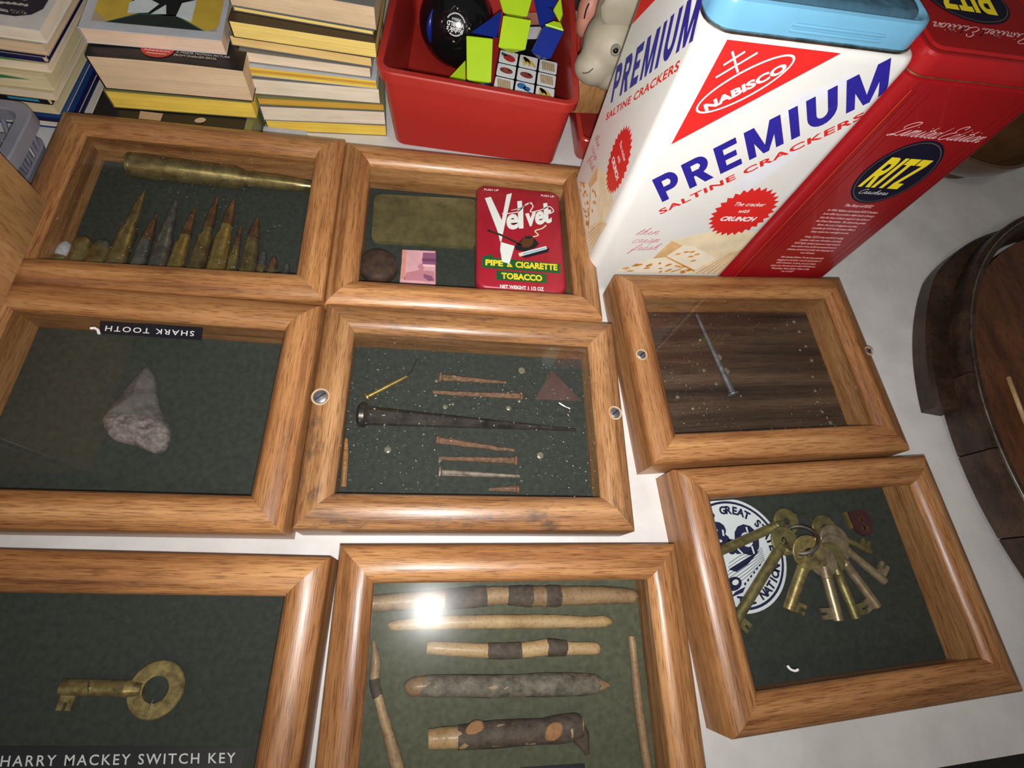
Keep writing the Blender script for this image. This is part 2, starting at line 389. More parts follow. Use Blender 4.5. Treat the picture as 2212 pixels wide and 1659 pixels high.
BLK = {'P': (_P, .92), 'R': ([_r(0, 0, .30, 1), _r(.30, .79, .58, 1), _r(.30, .38, .58, .58)]+_arc(.58, .69, .36, .31, .30, -90, 90)+[[(.36, .40), (.66, .44), (.98, 0), (.63, 0)]], .98),
 'E': ([_r(0, 0, .30, 1), _r(.30, .79, .82, 1), _r(.30, .40, .74, .60), _r(.30, 0, .84, .21)], .84),
 'M': ([_r(0, 0, .27, 1), _r(.97, 0, 1.24, 1), [(0, 1), (.36, 1), (.72, .0), (.52, 0)], [(1.24, 1), (.88, 1), (.52, 0), (.72, 0)]], 1.24),
 'I': ([_r(0, 0, .30, 1)], .30), 'U': ([_r(0, .40, .30, 1), _r(.66, .40, .96, 1)]+_arc(.48, .40, .48, .40, .30, 180, 360), .96),
 'T': ([_r(0, .80, .84, 1), _r(.27, 0, .57, .80)], .84), 'Z': ([_r(0, .80, .84, 1), _r(0, 0, .84, .20), [(.50, .80), (.84, .80), (.34, .20), (0, .20)]], .84)}
class Canvas:
    """flat printing on a surface: to3(u, v, lift) gives the place; uv(px) the plane coordinates under a pixel"""
    def __init__(s, to3, uv=None, sub=0): s.to3 = to3; s.uv = uv; s.bms = {}; s.sub = sub
    def emit(s, k, vs, fs, layer):
        t_ = bmesh.new(); V = [t_.verts.new((u, v, 0)) for u, v in vs]
        for f in fs:
            try: t_.faces.new([V[i] for i in f])
            except ValueError: pass
        bmesh.ops.triangulate(t_, faces=list(t_.faces))
        for _ in range(5):
            es = [e for e in t_.edges if e.calc_length() > s.sub]
            if not es: break
            bmesh.ops.subdivide_edges(t_, edges=es, cuts=1); bmesh.ops.triangulate(t_, faces=[f for f in t_.faces if len(f.verts) > 3])
        bm = s.bm(k); t_.verts.index_update(); W = [bm.verts.new(s.to3(v.co.x, v.co.y, .00012*layer)) for v in t_.verts]
        for f in t_.faces: bm.faces.new([W[v.index] for v in f.verts])
        t_.free()
    def bm(s, k): return s.bms.setdefault(k, bmesh.new())
    def P(s, p): return s.uv(p) if s.uv else p
    def raw(s, k, vs, fs, layer):
        if s.sub: return s.emit(k, vs, fs, layer)
        bm = s.bm(k); V = [bm.verts.new(s.to3(u, v, .00012*layer)) for u, v in vs]
        for f in fs:
            try: bm.faces.new([V[i] for i in f])
            except ValueError: pass
    def poly(s, k, pts, layer=1, conv=True):
        if conv: pts = [s.P(p) for p in pts]
        if s.sub: return s.emit(k, pts, [range(len(pts))], layer)
        bm = s.bm(k); V = [bm.verts.new(s.to3(u, v, .00012*layer)) for u, v in pts]
        f = bm.faces.new(V); bmesh.ops.triangulate(bm, faces=[f])
    def ribbon(s, k, pts, wd, layer=1, conv=True, smooth=True, taper=None):
        if conv: pts = [s.P(p) for p in pts]
        Q = spline([Vector((p[0], p[1], 0)) for p in pts], 5) if smooth and len(pts) > 2 else [Vector((p[0], p[1], 0)) for p in pts]
        vs, fs = [], []
        for i, q in enumerate(Q):
            d = (Q[min(i+1, len(Q)-1)]-Q[max(i-1, 0)]); d = d.normalized() if d.length > 1e-9 else Vector((1, 0, 0))
            n_ = Vector((-d.y, d.x, 0)); ww = wd*.5*(1 if taper is None else taper(i/(len(Q)-1)))
            vs += [(q.x+n_.x*ww, q.y+n_.y*ww), (q.x-n_.x*ww, q.y-n_.y*ww)]
            if i: fs.append((2*i-2, 2*i-1, 2*i+1, 2*i))
        s.raw(k, vs, fs, layer)
    def text(s, k, txt, bl, br, tl, layer=1, bold=.0, shear=0, conv=True, spc=1.0):
        if conv: bl, br, tl = s.P(bl), s.P(br), s.P(tl)
        vs, fs, x0, x1, y0, y1 = textmesh(txt, bold, shear, spc)
        X = (br[0]-bl[0], br[1]-bl[1]); Y = (tl[0]-bl[0], tl[1]-bl[1]); out = []
        for x, y in vs:
            a = (x-x0)/(x1-x0); b_ = (y-y0)/(y1-y0); out.append((bl[0]+a*X[0]+b_*Y[0], bl[1]+a*X[1]+b_*Y[1]))
        s.raw(k, out, fs, layer)
    def block(s, k, txt, bl, br, tl, layer=1, gap=.20, thin=1.0):
        tot = sum(BLK[c_][1] for c_ in txt)+gap*(len(txt)-1); X = ((br[0]-bl[0])/tot, (br[1]-bl[1])/tot); Y = (tl[0]-bl[0], tl[1]-bl[1]); x = 0
        for c_ in txt:
            for i, q in enumerate(BLK[c_][0]): s.poly(k, [(bl[0]+X[0]*(x+a)+Y[0]*b_, bl[1]+X[1]*(x+a)+Y[1]*b_) for a, b_ in q], layer+i*.03, False)
            x += BLK[c_][1]+gap
    def textat(s, k, txt, c, h, ang=0, layer=1, bold=0, shear=0, align='C', wscale=1.0, maxw=None):
        vs, fs, x0, x1, y0, y1 = textmesh(txt, bold, shear)
        sc = h/.7; sx = sc*wscale; wd = (x1-x0)*sx
        if maxw and wd > maxw: sx *= maxw/wd; wd = maxw
        ox = {'C': -wd/2, 'L': 0, 'R': -wd}[align]; ca, sa = math.cos(ang), math.sin(ang); out = []
        for x, y in vs:
            a = (x-x0)*sx+ox; b_ = y*sc; out.append((c[0]+a*ca-b_*sa, c[1]+a*sa+b_*ca))
        s.raw(k, out, fs, layer)
    def arc(s, k, txt, c, r, a0, a1, h, layer=1, bold=.02, flip=False):
        n_ = len(txt)
        for i, ch in enumerate(txt):
            if ch == ' ': continue
            a = a0+(a1-a0)*i/(n_-1)
            p = (c[0]+r*math.cos(a), c[1]+r*math.sin(a)); s.textat(k, ch, p, h, a-math.pi/2 if not flip else a+math.pi/2, layer, bold)
    def script(s, k, txt, o, ex, ey, wd, layer=1, conv=True):
        """o, x end and x-height corner in plane coordinates"""
        if conv: o, ex, ey = s.P(o), s.P(ex), s.P(ey)
        tot = sum(GL[c_][1] for c_ in txt); X = ((ex[0]-o[0])/tot, (ex[1]-o[1])/tot); Y = (ey[0]-o[0], ey[1]-o[1]); x = 0
        for c_ in txt:
            st, adv = GL[c_]
            for q in st: s.ribbon(k, [(o[0]+X[0]*(x+a)+Y[0]*b_, o[1]+X[1]*(x+a)+Y[1]*b_) for a, b_ in q], wd, layer, False)
            x += adv
    def ell(s, k, c, rx, ry, layer=1, ang=0, n=48, conv=False):
        if conv: c = s.P(c)
        ca, sa = math.cos(ang), math.sin(ang)
        s.poly(k, [(c[0]+rx*math.cos(a)*ca-ry*math.sin(a)*sa, c[1]+rx*math.cos(a)*sa+ry*math.sin(a)*ca) for a in [2*math.pi*i/n for i in range(n)]], layer, False)
    def ering(s, k, c, rx, ry, wd, layer=1, ang=0, n=56, a0=0, a1=2*math.pi):
        ca, sa = math.cos(ang), math.sin(ang); vs, fs = [], []
        for i in range(n+1):
            a = a0+(a1-a0)*i/n
            for q in (-.5, .5):
                x, y = (rx+q*wd)*math.cos(a), (ry+q*wd)*math.sin(a); vs.append((c[0]+x*ca-y*sa, c[1]+x*sa+y*ca))
            if i: fs.append((2*i-2, 2*i-1, 2*i+1, 2*i))
        s.raw(k, vs, fs, layer)
    def burst(s, k, c, rx, ry, n=30, layer=1, ang=0, deep=.86):
        ca, sa = math.cos(ang), math.sin(ang); pts = []
        for i in range(2*n):
            a = math.pi*i/n; q = 1 if i % 2 else deep; x, y = rx*q*math.cos(a), ry*q*math.sin(a); pts.append((c[0]+x*ca-y*sa, c[1]+x*sa+y*ca))
        bm = s.bm(k); V = [bm.verts.new(s.to3(u, v, .00012*layer)) for u, v in pts]; m_ = bm.verts.new(s.to3(c[0], c[1], .00012*layer))
        for i in range(2*n): bm.faces.new((V[i], V[(i+1) % (2*n)], m_))
    def done(s, parent, names):
        for k, bm in s.bms.items():
            nm, mat = names[k]; put(nm, bm, mat, parent)
        s.bms = {}
def flat(z, crop=None):
    """canvas on a level surface at height z, drawn in crop pixels (scale, x0, y0)"""
    k, x0, y0 = crop if crop else (1, 0, 0)
    def uv(p): q = U((x0+p[0]*k, y0+p[1]*k), z); return (q.x, q.y)
    return Canvas(lambda u, v, l: Vector((u, v, z+l)), uv)

# ================================================================ the setting
def struct(name, bm, mat):
    o = put(name, bm, mat); o['kind'] = 'structure'; return o
bm = B(); prism(bm, [(-1.3, -.20), (1.25, -.066), (1.25, .33), (.9, .462), (.66, .553), (.45, .66), (-1.3, .72)], -.03, 0)
tb = put('table_top', bm, TABLE); tag(tb, 'pale grey laminate table top carrying all the frames and tins', 'table')
bm = B(); box(bm, -1.6, 1.8, -1.4, 1.3, -.76, -.74); struct('floor', bm, plain('dark_floor', (.05, .052, .045), .8))
bm = B(); box(bm, -1.6, 1.8, 1.3, 1.33, -.76, 1.9); struct('wall_back', bm, plain('wall_paint', (.18, .15, .12), .9))
for i, (x, y) in enumerate([(-1.2, -.1), (1.1, .0), (1.1, .3), (-1.2, .6)]):
    bm = B(); tube(bm, [(x, y, -.74), (x, y, -.03)], .025, 12); put('leg', bm, STEELD, tb)

# ================================================================ display frames
PROF = [(0, 0), (0, .0305), (.0007, .0322), (.0025, .0338), (.0055, .0354), (.0095, .0366), (.0135, .0371), (.017, .0366), (.0195, .0353), (.0214, .0334), (.0226, .0312), (.0226, .0300), (.0196, .0300), (.0196, 0)]
def rail_mesh(L):
    bm = B(); n = 8; rings = []
    for i in range(n+1):
        f = -1+2*i/n; rings.append([Vector((f*(L/2-y), y, z)) for y, z in PROF])
    loops(bm, rings); sharp(bm, 30)
    me = bpy.data.meshes.new('rail'); bm.to_mesh(me); bm.free(); return me
FR = {}
def frame(key, cx, cy, deg, Wd, Hd, label, backing, glass, mat=None):
    t_ = thing('display_frame', label, 'display frame', (cx, cy, 0), math.radians(deg), 'oak display frames laid on the table')
    FR[key] = (cx, cy, math.radians(deg), Wd, Hd, t_)
    ml, ms = rail_mesh(Wd), rail_mesh(Hd)
    for me, loc, rz in ((ml, (0, -Hd/2, 0), 0), (ms, (Wd/2, 0, 0), 90), (ml, (0, Hd/2, 0), 180), (ms, (-Wd/2, 0, 0), 270)):
        if not me.materials: me.materials.append(mat or OAK)
        o = bpy.data.objects.new('rail', me); C.objects.link(o); o.parent = t_; o.location = loc; o.rotation_euler = (0, 0, math.radians(rz))
        MW[o] = MW[t_] @ Matrix.Translation(loc) @ Matrix.Rotation(math.radians(rz), 4, 'Z')
    M = MW[t_]; i = .0198
    bm = B(); box(bm, -Wd/2+i, Wd/2-i, -Hd/2+i, Hd/2-i, .0004, .0024, M); put('backing_board', bm, backing, t_)
    bm = B(); box(bm, -Wd/2+i, Wd/2-i, -Hd/2+i, Hd/2-i, .0286, .0299, M); put('glass_pane', bm, glass, t_)
    return t_
f1 = frame('F1', -.1958, .2892, .56, .2200, .1660, 'oak display frame holding a row of rifle cartridges', GREEN, GLASSD)
f2 = frame('F2', .0233, .2882, .49, .2170, .1650, 'oak display frame holding a red tobacco tin and small photo', GREEN, GLASS)
f3 = frame('F3', -.1972, .1243, -1.32, .2196, .1640, 'oak display frame holding a fossil shark tooth', GREEN, GLASS)
f4 = frame('F4', .0281, .1230, -.55, .2232, .1634, 'stained oak display frame holding old nails and a long spike', GREEN, GLASSD, OAKS)
f5 = frame('F5', -.1722, -.0530, -2.07, .2200, .1660, 'oak display frame holding a single brass switch key', GREEN, GLASS)
f6 = frame('F6', .2636, .1772, 4.01, .2218, .1660, 'oak display frame with dark grained backing and one grey nail', DARKW, GLASSD)
f7 = frame('F7', .2884, .0085, 3.9, .2182, .1655, 'oak display frame holding a ring of brass keys', GREEN, GLASS)
f8 = frame('F8', .0556, -.0500, -.32, .2211, .1650, 'oak display frame holding whittled sticks', OLIVE, GLASS)
# countersunk screws in two of the frames
SCREWRIM = plain('bare_wood', (.50, .36, .22), .6)
def screw(t_, px, z=.0372, r=.0048):
    p = U(px, z); bm = B()
    torus(bm, (p.x, p.y, z-.0008), (0, 0, 1), r, .0007, 24, 6); o = put('screw_hole_rim', bm, SCREWRIM, t_)
    bm = B(); ball(bm, (p.x, p.y, z-.0012), r*.92, (1, 1, .28), 16); s_ = put('screw_head', bm, STEELN, t_)
    bm = B(); box(bm, -r*.7, r*.7, -.0004, .0004, 0, .0003, Matrix.Translation((p.x, p.y, z+.0001)) @ Matrix.Rotation(.7, 4, 'Z')); put('slot', bm, BLACKM, s_)
screw(f4, (692, 856), .0372, .0056); screw(f4, (1329, 891)); screw(f6, (1387, 765), .0372, .0042)
screw(f6, (1878, 757), .0366, .0036)

def local(key, p):
    cx, cy, a, Wd, Hd, _ = FR[key]; x, y = p.x-cx, p.y-cy
    return Vector((x*math.cos(a)+y*math.sin(a), -x*math.sin(a)+y*math.cos(a), p.z))
def world(key, p):
    cx, cy, a, Wd, Hd, _ = FR[key]
    return Vector((cx+p[0]*math.cos(a)-p[1]*math.sin(a), cy+p[0]*math.sin(a)+p[1]*math.cos(a), p[2]))
ZB = .0025

# ---------------------------------------------------------------- F1: cartridges
def c1(p): return (p[0]*.3436, 220+p[1]*.3436)
def round_(name, label, T, Bp, r, mats, case=.62, neck=.60, bullet=.55, rim=1.0, bl=1.0, blunt=False, group=None, og=2.2):
    T = Vector(T); Bp = Vector(Bp); L = (T-Bp).length; d = (T-Bp)/L
    t_ = thing(name, label, 'cartridge', (Bp.x, Bp.y, 0), 0, group)
    prof = [(0, r*.9*rim), (.0006, r*rim), (.0016, r*rim), (.0019, r*.84), (.003, r*.84), (.0038, r), (L*case*.82, r*.93), (L*case*.90, r*neck), (L*case, r*neck)]
    bm = B(); tube(bm, [Bp+d*a for a, _ in prof], [q for _, q in prof], 20); put('case', bm, mats[0], t_, 40)
    Lb = L-L*case+.003; a0 = L*case-.003; k = 12; pts, rr = [], []
    for i in range(k+1):
        f = i/k; pts.append(Bp+d*(a0+Lb*f))
        rr.append(r*neck*.93*((1-f**og) if not blunt else math.sqrt(max(0, 1-max(0, (f-.3)/.7)**2)))+.0002)
    bm = B(); tube(bm, pts, rr, 16); put('bullet', bm, mats[1], t_, 60)
    return t_
RG = 'rifle and pistol rounds in the frame'
rounds = [  # tip, lower point, radius, case share, neck, mats, blunt, label
 ((425, 880), (395, 965), .0062, .55, .98, (BRASSD, PALEBALL), True, 'short round with a pale lead ball tip beside the wooden edge'),
 ((548, 850), (488, 985), .0068, .72, .95, (BRASS, BRASSD), True, 'short brass round with a dark rounded top next to the pale ball round'),
 ((665, 872), (618, 985), .0068, .80, .95, (BRASSD, LEADM), True, 'short dull brass round beside the long bright-edged cartridge'),
 ((912, 552), (742, 985), .0066, .64, .62, (BRASS, BRASSD), False, 'longest slim bottleneck cartridge with brass bullet'),
 ((985, 705), (880, 990), .0052, .60, .80, (STEELC, COPPER), False, 'small grey cartridge with a reddish copper bullet'),
 ((1115, 592), (1000, 1000), .0062, .62, .70, (STEELC, LEADM), False, 'tall all-grey rifle cartridge'),
 ((1232, 655), (1112, 1010), .0058, .60, .66, (BRASSY, COPPER), False, 'yellow brass cartridge with a stubby copper bullet next to the grey one'),
 ((1372, 588), (1242, 1020), .0060, .62, .66, (BRASSD, COPPER), False, 'brown tarnished rifle cartridge with bright copper tip'),
 ((1474, 602), (1362, 1030), .0066, .66, .70, (BRASSY, COPPER), False, 'thick golden rifle cartridge with brown bullet'),
 ((1518, 772), (1462, 1030), .0042, .64, .68, (BRASS, COPPER), False, 'slender small brass cartridge between two thicker ones'),
 ((1618, 722), (1562, 1040), .0060, .66, .85, (BRASSD, COPPER), False, 'mid-sized dull brass cartridge with rounded brown bullet'),
 ((1662, 932), (1640, 1045), .0036, .60, .95, (BRASSD, LEADM), True, 'short dark pistol round nearest the mid-sized brass cartridge'),
 ((1728, 968), (1712, 1055), .0038, .60, .95, (BRASSD, COPPER), True, 'stubby brown pistol round'),
 ((1808, 1012), (1800, 1062), .0036, .60, .95, (STEELC, LEADM), True, 'smallest dark round at the end of the row')]
for tip, low, r, case, neck, mats, blunt, lab in rounds:
    z = ZB+r; T = U(c1(tip), z); Lw = U(c1(low), z); tl, ll = local('F1', T), local('F1', Lw)
    yb = -FR['F1'][4]/2+.0202; f = (yb-tl.y)/(ll.y-tl.y); bl = tl+(ll-tl)*f
    round_('cartridge', lab, T, world('F1', (bl.x, yb, z)), r, mats, case, neck, blunt=blunt, group=RG)
z = ZB+.0102; A0 = U(c1((822, 398)), z); A1 = U(c1((1935, 528)), z); D = (A1-A0).normalized()
round_('large_cartridge', 'very large heavy machine gun cartridge lying above the row', A0+D*.1515, A0, .0102, (BRASSD, BRASS), .67, .63, og=5)

# ---------------------------------------------------------------- F2: tobacco tin, photo, plate, disc
def c5(p): return (690+p[0]*.2848, 290+p[1]*.2848)
K5 = (.2848, 690, 290)
tin = thing('tobacco_tin', 'red pocket tobacco tin with large white lettering and a pipe', 'tobacco tin', (.0682, .2912, ZB), 0)
VRED = plain('velvet_red', (.40, .010, .028), .38, var=.08, vs=50, coat=.2)
x0, x1, y0, y1 = .0300, .1065, .2345, .3455
bm = B(); rings = []
for ins, zz in ((.0015, ZB), (0, ZB+.0015), (0, .0228), (.0008, .0240), (.0022, .0246)):
    rings.append(rrect(x0+ins, x1-ins, y0+ins, y1-ins, .0085-ins*.5, zz, 6))
loops(bm, rings); put('tin_body', bm, VRED, tin, 50)
bm = B(); R_ = []
for ins, zz in ((-.0004, .0175), (-.0004, .0210), (.0004, .0212)): R_.append([p for p in rrect(x0+ins, x1-ins, y1-.016, y1-ins, .0085, zz, 6)])
loops(bm, R_); put('lid_rim', bm, plain('velvet_dark', (.10, .02, .02), .4), tin, 50)
cv = flat(.0247, K5)
W_ = 'white'
cv.poly(W_, [(1255, 485), (1300, 475), (1400, 690), (1372, 820), (1352, 740)], 1)
cv.poly(W_, [(1420, 458), (1460, 448), (1412, 660), (1378, 820), (1362, 760)], 1.5)
cv.text(W_, 'el', (1418, 728), (1548, 716), (1418, 560), 1, .03)
cv.poly(W_, [(1500, 510), (1535, 505), (1548, 712), (1512, 716)], 2)
cv.text(W_, 'vet', (1560, 706), (1762, 672), (1560, 575), 1, .04)
cv.poly(W_, [(1697, 525), (1728, 522), (1738, 660), (1706, 664)], 2)
cv.ribbon(W_, [(1385, 605), (1500, 590), (1580, 525), (1620, 545), (1600, 590), (1680, 575), (1745, 550), (1775, 585), (1740, 605)], .0010, 2)
cv.ribbon(W_, [(1455, 578), (1530, 560), (1600, 520), (1612, 530)], .0007, 2)
cv.ribbon('cream', [(1620, 780), (1660, 765), (1635, 735), (1690, 715), (1720, 690)], .0012, 2)
cv.poly(W_, [(1375, 820), (1480, 850), (1440, 985), (1385, 970), (1370, 880)], 4)
cv.ribbon('black', [(1275, 728), (1400, 775), (1530, 840)], .0022, 2); cv.ribbon('brown', [(1300, 735), (1400, 772), (1530, 832)], .0012, 3)
cv.poly('black', [(1480, 850), (1560, 770), (1620, 780), (1665, 830), (1640, 860), (1560, 890), (1490, 880)], 2)
cv.poly('brown', [(1530, 815), (1555, 775), (1600, 770), (1625, 785), (1622, 830), (1590, 860), (1540, 860)], 3)
cv.poly('black', [(1555, 780), (1600, 775), (1618, 786), (1590, 795), (1560, 792)], 4)
cv.poly('black', [(1535, 925), (1745, 862), (1735, 895), (1560, 940)], 2)
cv.poly('pale', [(1508, 905), (1718, 850), (1726, 872), (1518, 930)], 3)
cv.poly('skyline', [(1540, 908), (1716, 862), (1719, 868), (1542, 916)], 4); cv.poly('cream', [(1508, 905), (1532, 898), (1540, 923), (1516, 930)], 4)
cv.poly('green', [(1235, 930), (1310, 910), (1322, 938), (1828, 985), (1828, 1058), (1228, 1012)], 2)
cv.poly('green', [(1342, 1032), (1722, 1062), (1724, 1132), (1342, 1105)], 2)
cv.text('yellow', 'PIPE', (1258, 995), (1392, 1004), (1260, 950), 3, .045)
cv.text('yellow', '&', (1420, 1008), (1468, 1012), (1420, 980), 3, .03)
cv.text('yellow', 'CIGARETTE', (1486, 1014), (1805, 1036), (1486, 965), 3, .045)
cv.text('yellow', 'TOBACCO', (1380, 1098), (1690, 1118), (1380, 1050), 3, .045)
cv.text(W_, 'NET WEIGHT 1 1/2 OZ', (1370, 1168), (1702, 1190), (1370, 1140), 2, .035)
cv.text(W_, 'PUSH UP', (1250, 428), (1360, 434), (1250, 414), 2, .02); cv.text(W_, 'PUSH UP', (1680, 472), (1780, 482), (1680, 458), 2, .02)
BRN = plain('pipe_brown', (.11, .035, .012), .4); CRM = plain('print_cream', (.78, .66, .42), .5)
cv.done(tin, {W_: ('white_lettering', PWHITE), 'cream': ('smoke_drawing', CRM), 'black': ('pipe_shadow', BLACKM), 'brown': ('pipe_drawing', BRN), 'pale': ('cigarette_drawing', plain('cig_white', (.82, .85, .88), .5)), 'skyline': ('cigarette_stripe', SKYBLUE), 'green': ('green_banner', plain('banner_green', (.012, .10, .028), .45)), 'yellow': ('yellow_lettering', plain('banner_yellow', (.88, .68, .03), .5))})
def quad_things(pxs, z0, z1, name, mat, label, cat, rad=0, bev=.0006):
    pts = [U(p, z1) for p in pxs]
    if rad:
        out = []
        for i in range(4):
            a, b_, c_ = pts[i-1], pts[i], pts[(i+1) % 4]; u_ = (a-b_).normalized(); v_ = (c_-b_).normalized()
            for k in range(6):
                f = k/5; out.append(b_+u_*rad*(1-f)**2+v_*rad*f**2)
        pts = out
    bm = B(); prism(bm, [(p.x, p.y) for p in pts], z0, z1)
    bmesh.ops.bevel(bm, geom=[e for e in bm.edges if all(v.co.z > z1-1e-6 for v in e.verts)], offset=bev, segments=2, affect='EDGES')
    return tag(put(name, bm, mat, None, 50), label, cat)
quad_things([c5((418, 452)), c5((1192, 492)), c5((1186, 856)), c5((392, 806))], ZB, .0062, 'brass_plate', metal('olive_brass_plate', (.26, .22, .10), (.13, .11, .05), .5, 60, .2, .6), 'tarnished olive brass plate with rounded corners beside the tobacco tin', 'metal plate', .006)
bm = B(); cc = U(c5((448, 1010)), .006)
tube(bm, [cc+Vector((0, 0, h)) for h in (-.0035, -.003, .004, .0062, .0072, .0075)], [.0150, .0155, .0155, .0145, .011, .004], 36)
tag(put('rusty_cap', bm, RUSTD, None, 50), 'round dark brown rusted iron cap beside the pink photo', 'metal cap')
ph = quad_things([c5((627, 872)), c5((883, 882)), c5((884, 1140)), c5((608, 1124))], ZB, .0031, 'photograph', plain('photo_pink', (.78, .40, .45), .4, var=.1, vs=90), 'small faded pink photograph', 'photograph')
cv = flat(.0032, K5)
cv.poly('p', [(785, 898), (882, 902), (882, 990), (780, 985)], 1); cv.poly('d', [(780, 940), (882, 946), (882, 970), (778, 965)], 2)
cv.poly('o', [(630, 878), (660, 880), (648, 1100), (615, 1098)], 1); cv.poly('m', [(660, 1050), (760, 1030), (870, 1040), (876, 1120), (640, 1105)], 1)
cv.poly('p', [(790, 1060), (850, 1075), (872, 1110), (830, 1115), (790, 1085)], 2); cv.ell('m', (772, 1008), .0028, .0034, 2, conv=True); cv.poly('w', [(785, 990), (880, 996), (880, 1008), (785, 1003)], 3)
cv.done(ph, {'p': ('purple_shapes', plain('ph_purple', (.28, .10, .19), .4)), 'd': ('dark_band', plain('ph_dark', (.20, .06, .14), .4)), 'o': ('orange_strip', plain('ph_orange', (.72, .30, .24), .4)), 'm': ('pink_shapes', plain('ph_mid', (.60, .24, .30), .4)), 'w': ('light_band', plain('ph_light', (.85, .60, .62), .4))})

# ---------------------------------------------------------------- F3: shark tooth and label
def c3(p): return (p[0]*.3496, 600+p[1]*.3496)
tooth = thing('shark_tooth', 'grey brown fossil shark tooth with a pale chipped root', 'fossil tooth', U(c3((840, 850)), ZB))
def outl(f, pts, z, n=4):
    Q = spline([U(f(p), z) for p in pts+[pts[0]]], n)[:-1]; return [(q.x, q.y) for q in Q]
crown = [(905, 540), (850, 585), (790, 655), (720, 740), (655, 815), (640, 870), (700, 880), (800, 870), (900, 890), (1000, 930), (1035, 915), (1005, 850), (975, 780), (960, 680), (945, 590)]
root = [(640, 850), (632, 900), (660, 960), (700, 1005), (780, 1022), (870, 1050), (940, 1078), (1000, 1068), (1035, 1020), (1045, 950), (1025, 905), (950, 865), (850, 835), (740, 830)]
bm = B(); pillow(bm, outl(c3, crown, .005), ZB, .0085, .0012, .0003, 3, .6); put('crown', bm, barkmat('tooth_enamel', (.060, .047, .043), (.135, .115, .108)), tooth, 60)
bm = B(); pillow(bm, outl(c3, root, .005), ZB, .0078, .0010, .0012, 9, .45); put('root', bm, barkmat('tooth_root', (.060, .044, .042), (.30, .24, .225)), tooth, 60)
def strip(pxs, z, name, label, txt, bl, br, tl, crop, curl=None):
    k, a, b_ = crop
    o = quad_things([(a+p[0]*k, b_+p[1]*k) for p in pxs], z, z+.0004, name, TAPE, label, 'label strip', 0, .0001)
    cv = flat(z+.00042, crop); cv.text('t', txt, bl, br, tl, 1, .008, 0, True, 1.25); cv.done(o, {'t': ('embossed_lettering', TAPEL)})
    return o
K3 = (.3496, 0, 600)
s_ = strip([(620, 268), (1254, 308), (1244, 384), (612, 342)], .0300, 'label_strip', 'black embossed label strip on the glass above the shark tooth', 'SHARK TOOTH', (1202, 330), (655, 296), (1198, 362), K3)
bm = B(); tube(bm, [U(c3(p), .0310) for p in [(560, 312), (585, 310), (605, 322), (612, 345)]], .0009, 8); put('curled_end', bm, PWHITE, s_)

# ---------------------------------------------------------------- F4: nails and spike
def c4(p): return (600+p[0]*.3707, 630+p[1]*.3707)
def nail(f, head, tip, r0, r1, mat, label, headr=1.9, sq=True, bend=0, name='nail', group=None, wob=0):
    z = ZB+r0*headr*.72; H = U(f(head), z); T = U(f(tip), ZB+r1+.0006); d = (T-H).normalized(); s = Vector((-d.y, d.x, 0)); L = (T-H).length
    t_ = thing(name, label, 'nail', (H.x, H.y, ZB), 0, group)
    n = 9; pts = [H+d*L*i/n+s*(bend*math.sin(math.pi*i/n)+wob*noise.noise(Vector((i*.8, r0*1e4, head[0])))) for i in range(n+1)]
    bm = B(); tube(bm, pts, [r0+(r1-r0)*i/n for i in range(n+1)], 8 if sq else 12, sq, .10 if mat in (RUST,) else 0, head[0]); put('shank', bm, mat, t_, 30)
    bm = B(); tube(bm, [H-d*r0*.9, H-d*r0*.6, H-d*r0*.1, H+d*r0*.35], [r0*headr*.75, r0*headr, r0*headr, r0*1.0], 12, False, .12, head[1]); put('nail_head', bm, mat, t_, 40)
    return t_
NG = 'rusty cut nails in the stained frame'
nail(c4, (523, 612), (752, 494), .0021, .0014, BRASSY, 'small bright brass nail lying slantwise', 1.9, False)
th = B(); tube(th, [U(c4(p), .0036) for p in [(748, 497), (780, 462), (800, 420), (812, 392)]], .0004, 6); tag(put('dark_thread', th, BLACKM), 'short dark thread at the tip of the brass nail', 'thread')
nail(c4, (955, 500), (1332, 530), .0026, .0010, RUST, 'rusty cut nail with a broad flared head above its neighbour', 1.7, True, 0, 'nail', NG, .0006)
nail(c4, (1412, 608), (905, 585), .0024, .0014, RUST, 'rusty cut nail lying just above the long dark spike', 1.6, True, .0004, 'nail', NG, .0004)
nail(c4, (512, 722), (1735, 806), .0064, .0010, STEELD, 'long dark forged steel spike crossing the frame', 1.45, True, 0, 'spike')
nail(c4, (938, 866), (1378, 926), .0026, .0011, RUST, 'reddish rusty nail lying just below the long spike', 1.5, True, 0, 'nail', NG, .0007)
nail(c4, (1380, 984), (940, 970), .0024, .0013, RUST, 'straight rusty nail between a reddish nail and a pale nail', 1.6, True, 0, 'nail', NG, .0003)
nail(c4, (950, 1054), (1408, 1076), .0024, .0011, metal('pale_iron', (.34, .27, .22), (.14, .10, .085), .6, 200, .5, .4), 'pale greyish nail with a dark head', 1.9, True, 0, 'nail', NG)
nail(c4, (1392, 1150), (1230, 1152), .0022, .0012, RUST, 'brown nail mostly tucked behind the lower rail', 1.6, True, 0, 'nail', NG)
quad_things([c4((1598, 458)), c4((1770, 634)), c4((1640, 632)), c4((1500, 624))], ZB, .0033, 'triangular_flake', plain('flake', (.085, .038, .034), .7, var=.3), 'dull red brown triangular flake', 'metal flake')
bm = B(); tube(bm, spline([U(c4(p), .004) for p in [(1640, 648), (1672, 668), (1704, 684), (1686, 706), (1696, 722)]], 4), .0006, 6); tag(put('wire_bit', bm, CHROME), 'tiny bent bit of shiny wire under the triangular flake', 'wire')
bm = B(); tube(bm, [U(c4(p), .0050) for p in [(400, 858), (396, 960), (384, 1138)]], [.0012, .002, .0019], 8); tag(put('wood_sliver', bm, OAK), 'thin brown wood sliver by the inner edge of the nail frame', 'wood sliver')
